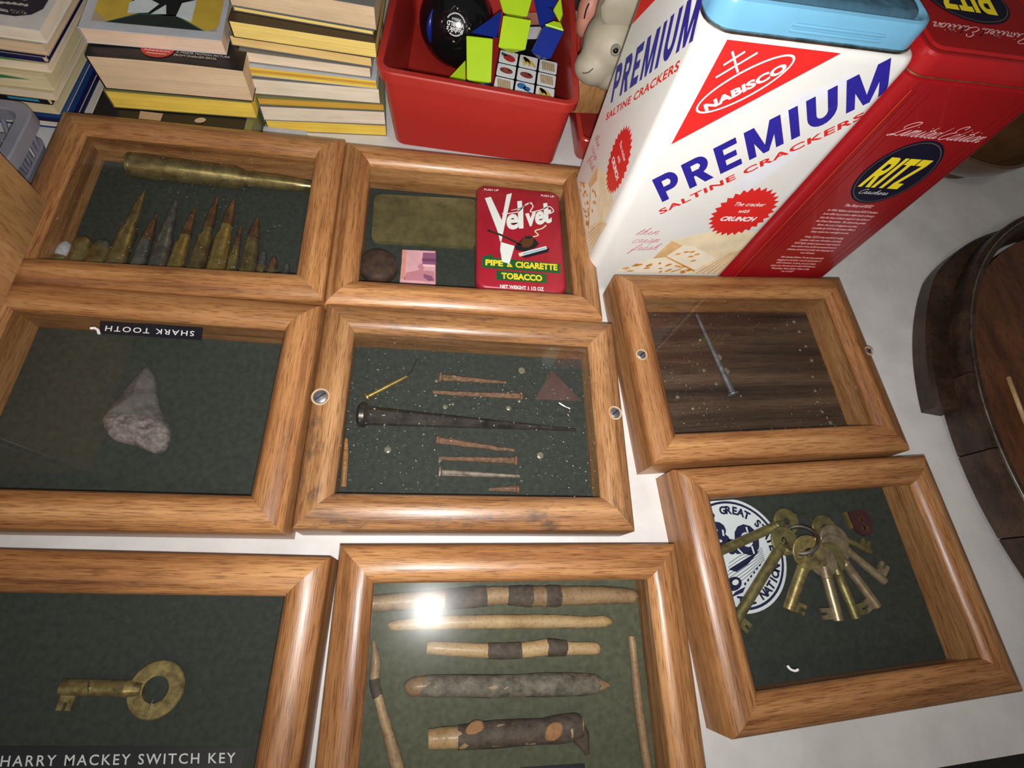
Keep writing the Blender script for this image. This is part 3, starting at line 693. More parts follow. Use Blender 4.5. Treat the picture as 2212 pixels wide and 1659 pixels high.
GLUE = plain('dried_glue', (.18, .16, .11), .18, var=.3, vs=400, bmp=.4)
def glue(f, spots, par):
    for i, (x, y, r) in enumerate(spots):
        p = U(f((x, y)), ZB); bm = B(); n = 12
        inflate(bm, [(p.x+r*(1+.3*noise.noise(Vector((k, x, y))))*math.cos(2*math.pi*k/n), p.y+r*(1+.3*noise.noise(Vector((k, y, x))))*math.sin(2*math.pi*k/n)) for k in range(n)], ZB, .0006, 4, 0, 0, .0006)
        put('glue_dot', bm, GLUE, par, 60)
glue(c4, [(1422, 460, .0028), (975, 672, .002), (1345, 680, .002), (640, 922, .0026), (1530, 955, .0026), (1020, 655, .0012), (925, 520, .0014), (920, 604, .0012), (945, 984, .0013), (1408, 638, .0014)], f4)

# ---------------------------------------------------------------- F5: switch key
def keyobj(bow, tip, z, rb, rs, side, label, mat, bit=.007, f=lambda p: p, hole=.45, tilt=0, thick=.0022, zt=None, name='brass_key', group=None, bitlen=.0075, bowskew=1.0):
    Pb = U(f(bow), z); Pt = U(f(tip), zt if zt else z); d = (Pt-Pb).normalized(); s = Vector((-d.y, d.x, 0)).normalized()*side; L = (Pt-Pb).length
    t_ = thing(name, label, 'key', (Pb.x, Pb.y, ZB), 0, group)
    n_ = d.cross(s)*side; n_ = n_ if n_.z > 0 else -n_
    bm = B(); seg = 32; rings = []
    for r, h in ((rb*hole, -thick/2), (rb*.96, -thick/2), (rb, -thick*.3), (rb, thick*.3), (rb*.96, thick/2), (rb*hole, thick/2), (rb*hole, -thick/2)):
        rings.append([Pb+d*r*math.cos(a)+s*r*bowskew*math.sin(a)+n_*h for a in [2*math.pi*k/seg for k in range(seg)]])
    loops(bm, rings[:-1], True, False, False)
    bm.verts.ensure_lookup_table(); vs = list(bm.verts)
    for k in range(seg): bm.faces.new((vs[5*seg+k], vs[5*seg+(k+1) % seg], vs[(k+1) % seg], vs[k]))
    bmesh.ops.recalc_face_normals(bm, faces=bm.faces)
    put('bow', bm, mat, t_, 40)
    a0 = rb*hole+.0006
    bm = B(); tube(bm, [Pb+d*a for a in (a0, rb+.0005, rb+.001, L*.5, L-.0005, L)], [rs*.8, rs*1.12, rs, rs, rs, rs*.85], 18); put('shank', bm, mat, t_, 40)
    bm = B()
    for a, b_, lo, hi in ((L-.0015-bitlen, L-.0015-bitlen*.62, 0, bit), (L-.0015-bitlen*.62, L-.0015-bitlen*.38, 0, bit*.55), (L-.0015-bitlen*.38, L-.0015, 0, bit)):
        c8 = [(x, y, h) for h in (-.0011, .0011) for x, y in ((a, lo), (b_, lo), (b_, rs*.6+hi), (a, rs*.6+hi))]
        V = [bm.verts.new(Pb+d*x+s*y+n_*h) for x, y, h in c8]
        for q in ((3,2,1,0),(4,5,6,7),(0,1,5,4),(1,2,6,5),(2,3,7,6),(3,0,4,7)): bm.faces.new([V[i] for i in q])
    bmesh.ops.recalc_face_normals(bm, faces=bm.faces); put('bit', bm, mat, t_, 30)
    return t_
def c6(p): return (p[0]*.3436, 1130+p[1]*.3436)
KEYB = metal('key_old_brass', (.50, .38, .15), (.14, .10, .045), .36, 160, met=.7)
k1 = keyobj((985, 1045), (388, 1030), ZB+.0044, .0150, .0042, 1, 'single old brass switch key with round bow lying alone', KEYB, .0085, c6, .46, 0, .0028)
bm = B(); tube(bm, [U(c6((556, y)), zz) for y, zz in ((985, ZB+.003), (1000, ZB+.0075), (1035, ZB+.0091), (1070, ZB+.0075), (1090, ZB+.003))], .0005, 6); tag(put('wire_tie', bm, CHROME), 'thin bright wire tie over the shank of the lone brass key', 'wire tie')
bm = B(); tube(bm, [U(c6(p), ZB+.0064) for p in ((965, 1105), (948, 1140), (935, 1175))], .0005, 6); tag(put('wire_tie', bm, CHROME), 'thin bright wire tie over the bow of the lone brass key', 'wire tie')
strip([(-330, 1400), (1556, 1408), (1520, 1545), (-330, 1560)], ZB, 'label_strip', 'long black embossed label strip below the lone brass key', 'HARRY MACKEY SWITCH KEY', (0, 1532), (1480, 1508), (12, 1462), (.3436, 0, 1130))

# ---------------------------------------------------------------- F6: grey nail
def c7(p): return (1280+p[0]*.3255, 560+p[1]*.3255)
nail(c7, (930, 890), (690, 368), .0026, .0013, STEELN, 'single dark grey nail on the grained board', 1.9, True)
glue(c7, [(x, y, r) for x, y, r in [(1338, 415, .0017), (1292, 436, .001), (1372, 480, .0018), (1416, 578, .0015), (1378, 603, .0013), (1455, 672, .0017), (1462, 780, .0013), (1478, 874, .0013), (1494, 948, .0014), (1526, 1012, .0015), (1580, 1085, .0019), (740, 737, .0017), (715, 536, .0014), (838, 650, .003), (888, 742, .003), (565, 915, .0018), (668, 990, .0016), (822, 828, .0016), (985, 908, .001)]], f6)

# ---------------------------------------------------------------- F7: keys, sticker, pin
def c8(p): return (1480+p[0]*.2411, 1000+p[1]*.2411)
SC = (.2279, .0269); SR = .0412
st = thing('round_sticker', 'round white railway sticker with dark blue lettering and a train', 'sticker', (*SC, ZB))
WSTK = plain('sticker_white', (.74, .76, .80), .4, var=.03); NSTK = plain('sticker_navy', (.014, .014, .06), .4, var=.1)
bm = B(); a0, a1 = None, None
ring_ = []
for i in range(72):
    a = 2*math.pi*i/72; p = Vector((SC[0]+SR*math.cos(a), SC[1]+SR*math.sin(a), ZB)); q = local('F7', p); q.x = max(q.x, -.0888)
    q.y = min(q.y, .0622); p = world('F7', q); ring_.append((p.x, p.y))
prism(bm, ring_, ZB, ZB+.0005); put('sticker_disc', bm, WSTK, st)
cv = Canvas(lambda u, v, l: world('F7', (max(local('F7', Vector((u, v, 0))).x, -.0888), min(local('F7', Vector((u, v, 0))).y, .0622), ZB+.00052+l)))
cv.ering('n', SC, SR*.925, SR*.925, .0018, 1)
cv.arc('n', 'LINKING 13 GREAT STATES', SC, SR*.715, math.radians(196), math.radians(-2), .0056, 2, .05)
cv.arc('n', 'WITH THE NATION', SC, SR*.86, math.radians(222), math.radians(342), .0056, 2, .05, True)
for ch, pxc, hh, ww in (('B', (318, 765), .0185, 1.15), ('&', (440, 808), .0098, 1.0), ('O', (575, 805), .0195, .85)):
    q = U(c8(pxc), ZB); cv.textat('n', ch, (q.x, q.y), hh, math.radians(2), 2, .06, 0, 'C', ww)
for a, b_ in (((540, 575), (560, 640)), ((590, 745), (612, 815)), ((330, 600), (338, 655))): cv.ribbon('w', [(U(c8(a), ZB).x, U(c8(a), ZB).y), (U(c8(b_), ZB).x, U(c8(b_), ZB).y)], .0014, 4, False)
tx, ty = SC[0]-.004, SC[1]-.017
cv.poly('n', [(tx-.004, ty+.006), (tx+.025, ty+.0195), (tx+.012, ty+.009), (tx+.002, ty+.004)], 2)
cv.ell('n', (tx-.002, ty-.004), .0068, .0045, 2, .35); cv.ell('w', (tx-.0005, ty-.003), .0028, .0018, 3, .35)
for i in range(8): cv.ribbon('n', [(tx-.010+i*.001, ty-.0095+i*.0028), (tx+.010, ty+.001+i*.0022), (tx+.027, ty+.0125+i*.0012)], .00035, 2, False)
cv.poly('n', [(tx-.006, ty-.013), (tx+.004, ty-.010), (tx+.007, ty-.006), (tx-.002, ty-.0095)], 2)
for i in range(6): cv.poly('n', [(tx+.006+i*.003, ty-.004+i*.0025), (tx+.008+i*.003, ty-.0028+i*.0025), (tx+.008+i*.003, ty-.0045+i*.0026), (tx+.0065+i*.003, ty-.0055+i*.0026)], 2)
cv.done(st, {'n': ('navy_lettering', NSTK), 'w': ('white_details', WSTK)})
KG = 'brass keys on the steel ring'
BR2 = metal('key_olive_brass', (.34, .28, .11), (.15, .12, .05), .45, 140, met=.7); BR3 = metal('key_warm_brass', (.52, .40, .26), (.28, .20, .12), .40, 140, met=.7)
keyobj((1245, 590), (1660, 800), .0050, .0105, .0026, 1, 'brass key lowest in the fan, its bit half hidden by the pin', BR2, .006, c8, .3, group=KG)
keyobj((1335, 690), (1790, 1065), .0075, .0118, .0031, 1, 'brass key pointing from the fan with a squared notched bit', BR3, .0105, c8, .3, group=KG)
keyobj((1340, 780), (1725, 1290), .0105, .0115, .0034, -1, 'brass key in the fan with its bit under the shank', BR3, .009, c8, .3, group=KG)
keyobj((1310, 850), (1535, 1395), .0125, .0112, .0034, 1, 'dull brass key lying between two brighter fanned keys', BR2, .009, c8, .3, group=KG)
keyobj((1230, 880), (1375, 1418), .0155, .0112, .0036, -1, 'bright brass key with its hooked bit pointing away from the fan', BR3, .0095, c8, .3, group=KG)
keyobj((1105, 800), (925, 1320), .0195, .0122, .0040, 1, 'brass key on top of the bunch with a dark bow', KEYB, .0085, c8, .28, zt=.0110, group=KG)
keyobj((905, 525), (200, 840), .0085, .0100, .0034, 1, 'olive brass key with long shank pointing across the letters of the sticker', BR2, .008, c8, .3, zt=.0075, group=KG)
keyobj((890, 700), (430, 1450), .0125, .0105, .0036, 1, 'olive brass key with long shank crossing the train on the sticker', BR2, .008, c8, .3, zt=.0085, group=KG)
bm = B(); rc = U(c8((1030, 690)), .0165); torus(bm, rc, (-.50, .42, .62), .0115, .0017, 44, 8)
tag(put('key_ring', bm, CHROME), 'bright steel ring threaded through the bunch of brass keys', 'key ring')
bm = B(); tube(bm, spline([U(c8(p), zz) for p, zz in (((935, 410), .0045), ((1000, 465), .0085), ((1080, 475), .0105), ((1140, 520), .0110))], 5), .0007, 8); tag(put('wire_loop', bm, CHROME), 'thin steel wire loop above the bunch of keys', 'wire')
pin = thing('enamel_pin', 'small dark red shield pin with a brass edge', 'pin', U(c8((1580, 540)), ZB))
shield = [(1470, 440), (1560, 418), (1640, 450), (1680, 560), (1680, 620), (1630, 655), (1540, 610), (1495, 530)]
bm = B(); prism(bm, outl(c8, shield, .005, 3), ZB, .0050); put('enamel', bm, plain('pin_maroon', (.055, .012, .016), .35), pin, 40)
bm = B(); prism(bm, [(U(c8(p), .0052).x, U(c8(p), .0052).y) for p in [(1428, 442), (1450, 438), (1508, 580), (1494, 592)]], ZB, .0052); put('brass_edge', bm, BRASSY, pin)
cv = flat(.0052, (.2411, 1480, 1000))
cv.poly('g', [(1535, 490), (1590, 470), (1610, 510), (1560, 530)], 1); cv.poly('g', [(1560, 575), (1640, 560), (1660, 610), (1600, 620)], 1); cv.ribbon('g', [(1580, 500), (1600, 540), (1610, 600)], .0012, 1)
cv.done(pin, {'g': ('emblem', metal('pin_emblem', (.38, .20, .13), (.2, .1, .06), .4))})
bm = B(); tube(bm, spline([U(p, .0306) for p in [(1701, 1438), (1708, 1446), (1718, 1449), (1724, 1446)]], 3), .0008, 6); tag(put('lint_shred', bm, PWHITE), 'tiny white shred of lint on the glass over the keys', 'lint')

# ---------------------------------------------------------------- F8: whittled sticks
def c9(p): return (680+p[0]*.3978, 1140+p[1]*.3978)
PALE = wood('peeled_wood', (.36, .22, .10), (.50, .34, .17), (.62, .46, .26), rough=.6, grain=(40, 40, 40), pore=.85)
TANW = wood('tan_wood', (.22, .13, .065), (.34, .22, .12), (.46, .32, .18), rough=.6, grain=(40, 40, 40), pore=.8)
BARK = barkmat('dark_bark', (.028, .017, .012), (.115, .078, .058))
BARKG = barkmat('grey_bark', (.038, .028, .020), (.20, .165, .125))
KNOT = barkmat('cut_knot', (.20, .085, .03), (.42, .20, .08))
def stick(pts, ws, mat, label, bands=(), group='whittled sticks in the frame', capmat=None, jit=.10, seed=1, name='whittled_stick'):
    k = .3978/3205.0*.98
    rad = [w_*k*.5 for w_ in ws]; zz = ZB+max(rad)*1.02
    P_ = [U(c9(p), zz) for p in pts]; Q = []; rr = []; nseg = 7
    sp = spline(P_, nseg)
    for i in range(len(sp)):
        f = i/nseg; a = min(int(f), len(rad)-2); rr.append(rad[a]+(rad[a+1]-rad[a])*(f-a))
    t_ = thing(name, label, 'stick', (sp[0].x, sp[0].y, ZB), 0, group)
    bm = B(); tube(bm, sp, rr, 14, False, jit, seed); put('wood', bm, mat, t_, 60)
    n = len(sp)-1
    for b0, b1, bmat, nm in bands:
        i0 = b0*n; i1 = b1*n; m_ = 8; pp, qq = [], []
        for j in range(m_+1):
            g = i0+(i1-i0)*j/m_; a = min(int(g), n-1); pp.append(sp[a].lerp(sp[a+1], g-a)); qq.append((rr[a]+(rr[a+1]-rr[a])*(g-a))*(1.09 if 0 < j < m_ else 1.02))
        bm = B(); tube(bm, pp, qq, 14, False, jit, seed+b0); put(nm, bm, bmat, t_, 60)
    return t_
stick([(315, 412), (480, 400), (700, 390), (930, 372), (1050, 368), (1180, 372), (1330, 370), (1560, 366), (1720, 372), (1742, 375)], [86, 88, 100, 100, 92, 108, 104, 95, 80, 30], TANW,
      'thick tan stick with three dark bark bands', [(.225, .335, BARK, 'bark_band'), (.44, .556, BARK, 'bark_band'), (.612, .668, BARK, 'bark_band')], seed=2)
stick([(398, 538), (440, 530), (700, 515), (1000, 510), (1300, 508), (1470, 512), (1570, 508), (1612, 510)], [10, 52, 70, 72, 72, 58, 64, 20], PALE, 'pale peeled stick tapering to a point', seed=3)
stick([(613, 650), (640, 652), (930, 668), (1120, 665), (1260, 650), (1400, 655), (1520, 655), (1546, 655)], [40, 64, 72, 76, 84, 66, 64, 36], PALE, 'pale peeled stick with two dark bark bands', [(.29, .43, BARK, 'bark_band'), (.57, .68, BARK, 'bark_band')], seed=4)
stick([(484, 865), (540, 862), (760, 858), (1000, 862), (1240, 850), (1480, 850), (1540, 852), (1605, 855)], [8, 88, 92, 96, 98, 98, 74, 5], TANW, 'bark-covered stick sharpened at both ends', [(.11, .87, BARKG, 'bark')], seed=5, jit=.14)
s5 = stick([(615, 1148), (640, 1146), (780, 1138), (1000, 1118), (1240, 1105), (1380, 1085), (1450, 1075)], [80, 86, 96, 108, 104, 118, 96], PALE, 'short forked stick in dark bark with two cut knots', [(.33, .99, BARK, 'bark')], seed=6, jit=.14)
bm = B(); tube(bm, [U(c9(p), .0085) for p in [(1400, 1070), (1450, 1140), (1482, 1230)]], [.0062, .0056, .0014], 10, False, .15, 3); put('side_branch', bm, BARK, s5, 60)
for p, rx, zk in (((868, 1098), .0058, .0150), ((1300, 1108), .0060, .0168)):
    q = U(c9(p), zk); bm = B(); ball(bm, q-Vector((0, 0, .0006)), rx, (1.05, .75, .3), 16, Matrix.Rotation(.5, 3, 'Z')); put('knot', bm, KNOT, s5, 60)
stick([(318, 612), (330, 720), (325, 840), (355, 960), (400, 1120), (430, 1230), (455, 1320), (462, 1420)], [8, 50, 48, 46, 52, 60, 62, 50], TANW, 'thin bent tan stick with a dark scar beside the left ends of the others', [(.26, .38, BARK, 'dark_scar')], seed=7)
stick([(1720, 588), (1738, 760), (1758, 960), (1785, 1160), (1812, 1340), (1822, 1430)], [40, 45, 48, 48, 46, 40], TANW, 'thin straight tan stick lying crosswise past the ends of the others', seed=8, jit=.05)
quad_things([c9((1118, 1302)), c9((1466, 1280)), c9((1470, 1345)), c9((1120, 1365))], ZB, ZB+.0006, 'label_strip', TAPE, 'short black label strip under the forked stick', 'label strip', 0, .0001)

# ================================================================ cracker tins
TO = Vector((.2632, .1767, 0)); TH = math.radians(3.0)
MT = Matrix.Translation(TO) @ Matrix.Rotation(TH, 4, 'Z')
def T3(x, y, z): return MT @ Vector((x, y, z))
NF = (Matrix.Rotation(TH, 3, 'Z') @ Vector((0, -1, 0)))
def planecv(axis, d, ritz=False):
    def dep(a, lo, hi, r_):
        e_ = max(0, a-(hi-r_), (lo+r_)-a); e_ = min(e_, r_*.98); return r_-math.sqrt(r_*r_-e_*e_)
    if axis == 'front': return Canvas(lambda u, v, l: T3(max(PX0+.0005, min(PX1-.0005, u)) if d == PY0 and u < RX0+.02 and not ritz else u, d-l+(0 if ritz else dep(u, PX0, PX1, .0090)), v), None, 0 if ritz else .003)
    return Canvas(lambda u, v, l: T3(d-l+dep(-u, PY0, PY1, .0090), max(PY0+.0005, min(PY1-.0005, -u)), v), None, .003)       # left side: u runs to the right (towards the front)
def rbody(bm, x0, x1, y0, y1, prof, r, n=6):
    loops(bm, [[T3(p.x, p.y, zz) for p in rrect(x0+i, x1-i, y0+i, y1-i, max(r-i*.6, .002), 0, n)] for i, zz in prof])
PX0, PX1, PY0, PY1 = -.1335, -.0045, .0868, .1900
RX0 = -.0035
pt = thing('cracker_tin', 'tall white cracker tin with red triangle, blue lettering and blue lid', 'cracker tin', T3(-.071, .138, 0), TH)
bm = B(); rbody(bm, PX0, PX1, PY0, PY1, [(.002, 0), (0, .0015), (0, .2195), (.0006, .2225), (.0016, .2243), (.0030, .2250)], .0090, 10); put('tin_body', bm, WHITEP, pt, 50)
bm = B(); rbody(bm, PX0+.0024, PX1-.0024, PY0+.0024, PY1-.0024, [(.0008, .2249), (0, .2254), (0, .2266), (.001, .2271)], .0135); put('tinplate_rim', bm, TINPLATE, pt, 40)
lid = None
bm = B(); rbody(bm, PX0+.0034, PX1-.0034, PY0+.0034, PY1-.0034, [(0, .2268), (0, .2376), (.0008, .2396), (.0025, .2404), (.0045, .2398), (.0055, .2390), (.012, .2390), (.016, .2390), (.03, .2390)], .0125); lid = put('lid', bm, SKYBLUE, pt, 30)
bm = B()
for zz in (.2302, .2330): tube(bm, [T3(-.088, PY0+.0035, zz), T3(-.086, PY0+.0031, zz), T3(-.036, PY0+.0031, zz), T3(-.034, PY0+.0035, zz)], .0009, 8)
put('embossed_bar', bm, SKYBLUE, lid, 60)
m, t, b = nt('lid_top_clear'); b.inputs['Base Color'].default_value = (.04, .10, .15, 1); b.inputs['Roughness'].default_value = .07; b.inputs['Coat Weight'].default_value = 1
vv = coords(t, (55, 55, 55)); n = noi(t, vv, 1, 2); bump(t, b, n, .8, .004)
bm = B(); rbody(bm, PX0+.0085, PX1-.0085, PY0+.0085, PY1-.0085, [(0, .2389), (.001, .2406), (.004, .2418), (.02, .2422)], .012); put('lid_panel', bm, m, lid, 60)
def premium(cv, fx, fz, full=True):
    """fx, fz map the front artwork coordinates on to the face"""
    def q(p): return (fx(p[0]), fz(p[1]))
    L_ = lambda *a: [q(p) for p in a]
    cv.poly('red', L_((-.120, .2240), (-.0540, .2240), (-.120, .1600)), 1, False)
    c = ((-.1156-.0781)/2, (.184+.2186)/2+.0004); cq = q(c); ang = math.atan2(.2186-.184, .0375)
    cv.ering('cream', cq, .0254, .0088, .0012, 2, ang)
    cv.text('cream', 'NABISCO', q((-.1098, .1838)), q((-.0775, .2125)), q((-.1135, .1880)), 2, .045, 0, False)
    for a, b_ in (((-.114, .2187), (-.1044, .2084)), ((-.1146, .2114), (-.1071, .2194)), ((-.1151, .2044), (-.100, .2196))): cv.ribbon('cream', L_(a, b_), .00115, 2, False)
    cv.block('blue', 'PREMIUM', q((-.1036, .1117)), q((-.0072, .2055)), q((-.1201, .1311)), 1, .26)
    cv.text('redtext', 'SALTINE CRACKERS', q((-.0995, .0992)), q((-.0078, .1893)), q((-.1032, .1035)), 1, .03, 0, False, 1.1)
    b0 = q((-.0365, .106)); cv.burst('burst', b0, .0245*abs(fx(1)-fx(0)), .0258, 28, 4, .0)
    h = .0052; wd = abs(fx(1)-fx(0))
    cv.textat('burstw', 'The cracker', (b0[0]+.0005, b0[1]+.0072), h*.72, .04, 5, .008, .3, 'C', .92*wd); cv.textat('burstw', 'with', (b0[0], b0[1]+.0002), h*.72, .04, 5, .008, .3, 'C', .92*wd)
    cv.textat('burstw', 'CRUNCH', (b0[0]+.0005, b0[1]-.0085), h*.85, .04, 5, .045, .3, 'C', 1.05*wd, maxw=.039*wd)
    for s_, (a, b_) in (('thin', ((-.1105, .0760), (-.0925, .0775))), ('crisp', ((-.1100, .0665), (-.0885, .0685))), ('fresh', ((-.1065, .0572), (-.0852, .0595)))):
        cv.script('script', s_, q(a), q(b_), q((a[0]+.0022, a[1]+.0042)), .00042, 1, False)
    # stacked crackers drawing
    cv.poly('c1', L_((-.0775, .0715), (-.0470, .0850), (-.0105, .0860), (-.0105, .030), (-.045, .028), (-.1085, .0285), (-.1075, .0305), (-.083, .048)), 1, False)
    cv.poly('c2', L_((-.0775, .0715), (-.083, .048), (-.0735, .0505), (-.0650, .0660)), 2, False)
    cv.poly('c1b', L_((-.0650, .0660), (-.0735, .0505), (-.0385, .0332), (-.0270, .0520), (-.0560, .0660)), 3, False)
    cv.poly('c1b', L_((-.1080, .0297), (-.083, .048), (-.0735, .0505), (-.0385, .0332), (-.041, .0285)), 3, False)
    cv.poly('c3', L_((-.0740, .0515), (-.0725, .0520), (-.0370, .0342), (-.0380, .0325)), 4, False)
    rnd = random.Random(5)
    for i in range(26):
        u_ = rnd.random(); v_ = rnd.random()
        x = -.104+.062*u_; z = .0305+(.0175*v_*(1-abs(u_-.45)*1.3)); cv.ell('c3', q((x, z)), .0012+.0022*rnd.random(), .0008+.0007*rnd.random(), 4, rnd.random()*.8)
    for x, z in ((-.064, .0555), (-.058, .0585), (-.051, .0530), (-.046, .0475), (-.053, .0590), (-.047, .0560)): cv.ell('c3', q((x, z)), .0024, .0011, 4, .3)
    for i in range(5):
        o_ = i*.0052; cv.poly('c2b', L_((-.0345+o_, .0300), (-.0330+o_, .0300), (-.0165+o_*.55, .0600+o_*.4), (-.0180+o_*.55, .0600+o_*.4)), 3, False)
NM = {'burst': ('red_starburst', REDP), 'burstw': ('starburst_lettering', PWHITE), 'c2b': ('cracker_edge_stripes', CRK2), 'red': ('red_triangle', REDP), 'cream': ('brand_lettering', PWHITE), 'blue': ('blue_lettering', BLUEP), 'redtext': ('red_lettering', REDP), 'script': ('script_lettering', SCRIPT), 'c1': ('cracker_drawing', CRK1), 'c2': ('cracker_shading', CRK2), 'c3': ('cracker_toasting', CRK3), 'c1b': ('cracker_top', plain('cracker_pale', (.84, .77, .62), .5, var=.06))}
cv = planecv('front', PY0); premium(cv, lambda x: x, lambda z: z)
WORN = plain('worn_patch', (.70, .71, .76), .55, var=.05)
cv.poly('worn', [(-.062, .1985), (-.048, .2065), (-.040, .2150), (-.0335, .2105), (-.036, .2045), (-.047, .1955), (-.055, .1880), (-.062, .1830)], .5, False)
cv.poly('worn', [(-.062, .128), (-.050, .150), (-.036, .166), (-.030, .160), (-.040, .140), (-.045, .128)], .5, False)
NM['worn'] = ('worn_patch', WORN); cv.done(pt, NM)
# the left face carries the same artwork, u = -y
cv = planecv('left', PX0)
premium(cv, lambda x: -.1690+(x+.1036)*.775, lambda z: z+.0115)
cv.done(pt, NM)
# red limited edition tin
RX0, RX1, RY0, RY1 = -.0035, .1000, .0868, .1930
rt = thing('cracker_tin', 'red cracker tin with black oval badge, beside the white one', 'cracker tin', T3(.047, .138, 0), TH)
bm = B(); rbody(bm, RX0, RX1, RY0, RY1, [(.002, 0), (0, .0015), (0, .2120), (-.0006, .2135), (-.0006, .2150), (.0012, .2160)], .009); put('tin_body', bm, RITZRED, rt, 50)
bm = B(); rbody(bm, RX0+.0012, RX1-.0012, RY0+.0012, RY1-.0012, [(0, .2158), (0, .2168), (.0004, .2171)], .009); put('bare_metal_seam', bm, BRASSD, rt, 40)
bm = B(); rbody(bm, RX0, RX1, RY0, RY1, [(.0005, .2170), (0, .2176), (0, .2275), (.0008, .2290), (.0025, .2296), (.0045, .2292), (.006, .2284), (.0075, .2296), (.012, .2297), (.02, .2297)], .0095); rl = put('lid', bm, RITZLID, rt, 30)
cv = planecv('front', RY0, True)
for x, wd in ((RX0+.0075, .0003), (RX0+.0105, .0003), (RX0+.0125, .0005), (RX0+.0185, .0003), (RX0+.0225, .0004), (RX1-.0085, .0003), (RX1-.0125, .0004), (RX1-.0185, .0003)):
    cv.ribbon('line', [(x, .004), (x, .209)], wd, 1, False)
cv.ribbon('edge', [(RX0+.0090, .004), (RX0+.0090, .209)], .0012, 1, False)  # reflection from the white tin, painted on as an orange line
oc = (.0533, .1505)
cv.ell('navy', oc, .0262, .0280, 1); cv.ering('rim', oc, .0244, .0262, .0007, 2)
cv.block('yel', 'RITZ', (.0340, .1378), (.0670, .1378), (.0372, .1640), 3, .10)
cv.script('wht', 'Crackers', (.0390, .1318), (.0635, .1318), (.0400, .1338), .0003, 3, False)
cv.script('pink', 'Limited Edition', (.0185, .1800), (.0862, .1800), (.0225, .1846), .00055, 1, False)
lines = ['The Story of RITZ', 'In 1934, Nabisco introduced RITZ Crackers', 'in an effort to provide a daily touch of luxury', 'into the lives of those caught in the midst of', 'the Great Depression. The distinctive golden', 'flavor, the aura of elegance and class', 'provided by RITZ during those difficult', 'times made it an overnight success.', '',
 'Today, RITZ is the world\'s #1 selling', 'cracker, with over 40 million sold daily.', 'RITZ\' light, buttery taste and crispy texture', 'have made it the perfect accompaniment to', 'cheeses, spreads and other food toppings for', 'over 50 years.', '',
 'This Limited Edition Tin has been specially', 'designed to hold four one-lb stack packs of', 'RITZ Crackers. In here, you can always', 'enjoy your favorite foods with RITZ because', '"Everything Tastes Better When It Sits', 'On A RITZ"']
z = .1182
for i, s_ in enumerate(lines):
    if s_: cv.textat('story', s_, (.0522, z), .0020 if i else .0026, 0, 1, .03, .3, 'C', .86, maxw=.068)
    z -= .0040 if i and s_ else (.0054 if not i else .0024)
cv.done(rt, {'line': ('ribbed_line', RITZLINE), 'edge': ('edge_reflection_line', RITZREFL), 'navy': ('oval_badge', NAVY), 'rim': ('oval_outline', RIMOLIVE), 'yel': ('yellow_lettering', RYEL), 'wht': ('white_script', PWHITE), 'pink': ('script_lettering', RPINK), 'story': ('story_lettering', RPINK)})
cv = Canvas(lambda u, v, l: T3(u, v, .2298+l)); oc = (.0480, .1440)
cv.ell('navy', oc, .030, .024, 1); cv.ering('rim', oc, .0282, .0222, .0008, 2)
cv.block('yel', 'RITZ', (.0680, .1560), (.0310, .1560), (.0640, .1300), 3, .10)
cv.script('pink', 'Limited Edition', (.0800, .1155), (.0120, .1155), (.0760, .1110), .0006, 1, False)
cv.done(rl, {'navy': ('oval_badge', NAVY), 'rim': ('oval_outline', RIMOLIVE), 'yel': ('yellow_lettering', RYEL), 'pink': ('pale_script', RPINK)})

# ================================================================ red bins
def binshell(bm, base, top, zt, lip=.012, th=.0025, r=.012, out=.0035):
    """base/top: corner lists FL FR BR BL"""
    def ringq(cs, off, z, n=6):
        cx = sum(c[0] for c in cs)/4; cy = sum(c[1] for c in cs)/4; P_ = []
        cs = [Vector((c[0]+(off if c[0] > cx else -off), c[1]+(off if c[1] > cy else -off))) for c in cs]; rr = max(r+off, .003)
        for i in range(4):
            a, b_, c_ = cs[i-1], cs[i], cs[(i+1) % 4]; u_ = (a-b_).normalized(); v_ = (c_-b_).normalized()
            for k in range(n+1):
                f = k/n; q = b_+u_*rr*(1-f)**2+v_*rr*f**2; P_.append(Vector((q.x, q.y, z)))
        return P_
    def at(z): f = z/zt; return [(b_[0]+(t_[0]-b_[0])*f, b_[1]+(t_[1]-b_[1])*f) for b_, t_ in zip(base, top)]
    rings = [ringq(at(0), -.004, 0), ringq(at(.004), 0, .004), ringq(at(zt-lip), 0, zt-lip), ringq(at(zt-lip), out, zt-lip), ringq(at(zt-.001), out, zt-.001), ringq(at(zt), out-.001, zt), ringq(at(zt), -th, zt), ringq(at(zt-.002), -th-.0006, zt-.002), ringq(at(.006), -th, .006), ringq(at(.0035), -th-.005, .0035)]
    loops(bm, rings)
bm = B(); ZT = .080; _fl = U((811, 152), ZT); _fr = U((1254, 231), ZT)
binshell(bm, [(-.0485, .4080), (.1095, .4020), (.1150, .600), (-.0400, .600)], [(_fl.x+.002, _fl.y+.0035), (_fr.x-.0035, _fr.y+.0035), (.1215, .615), (-.0430, .615)], ZT, .0095)
rb_ = tag(put('storage_bin', bm, REDBIN, None, 40), 'large red plastic bin full of puzzle toys', 'storage bin')
bm = B(); binshell(bm, [(.1330, .4140), (.245, .4200), (.245, .560), (.1290, .560)], [(.1300, .4060), (.250, .4120), (.250, .566), (.1262, .566)], .034, .009, .0022, .010, .0020)
tag(put('storage_bin', bm, REDBIN, None, 40), 'low red plastic bin under the cream toy animal', 'storage bin')

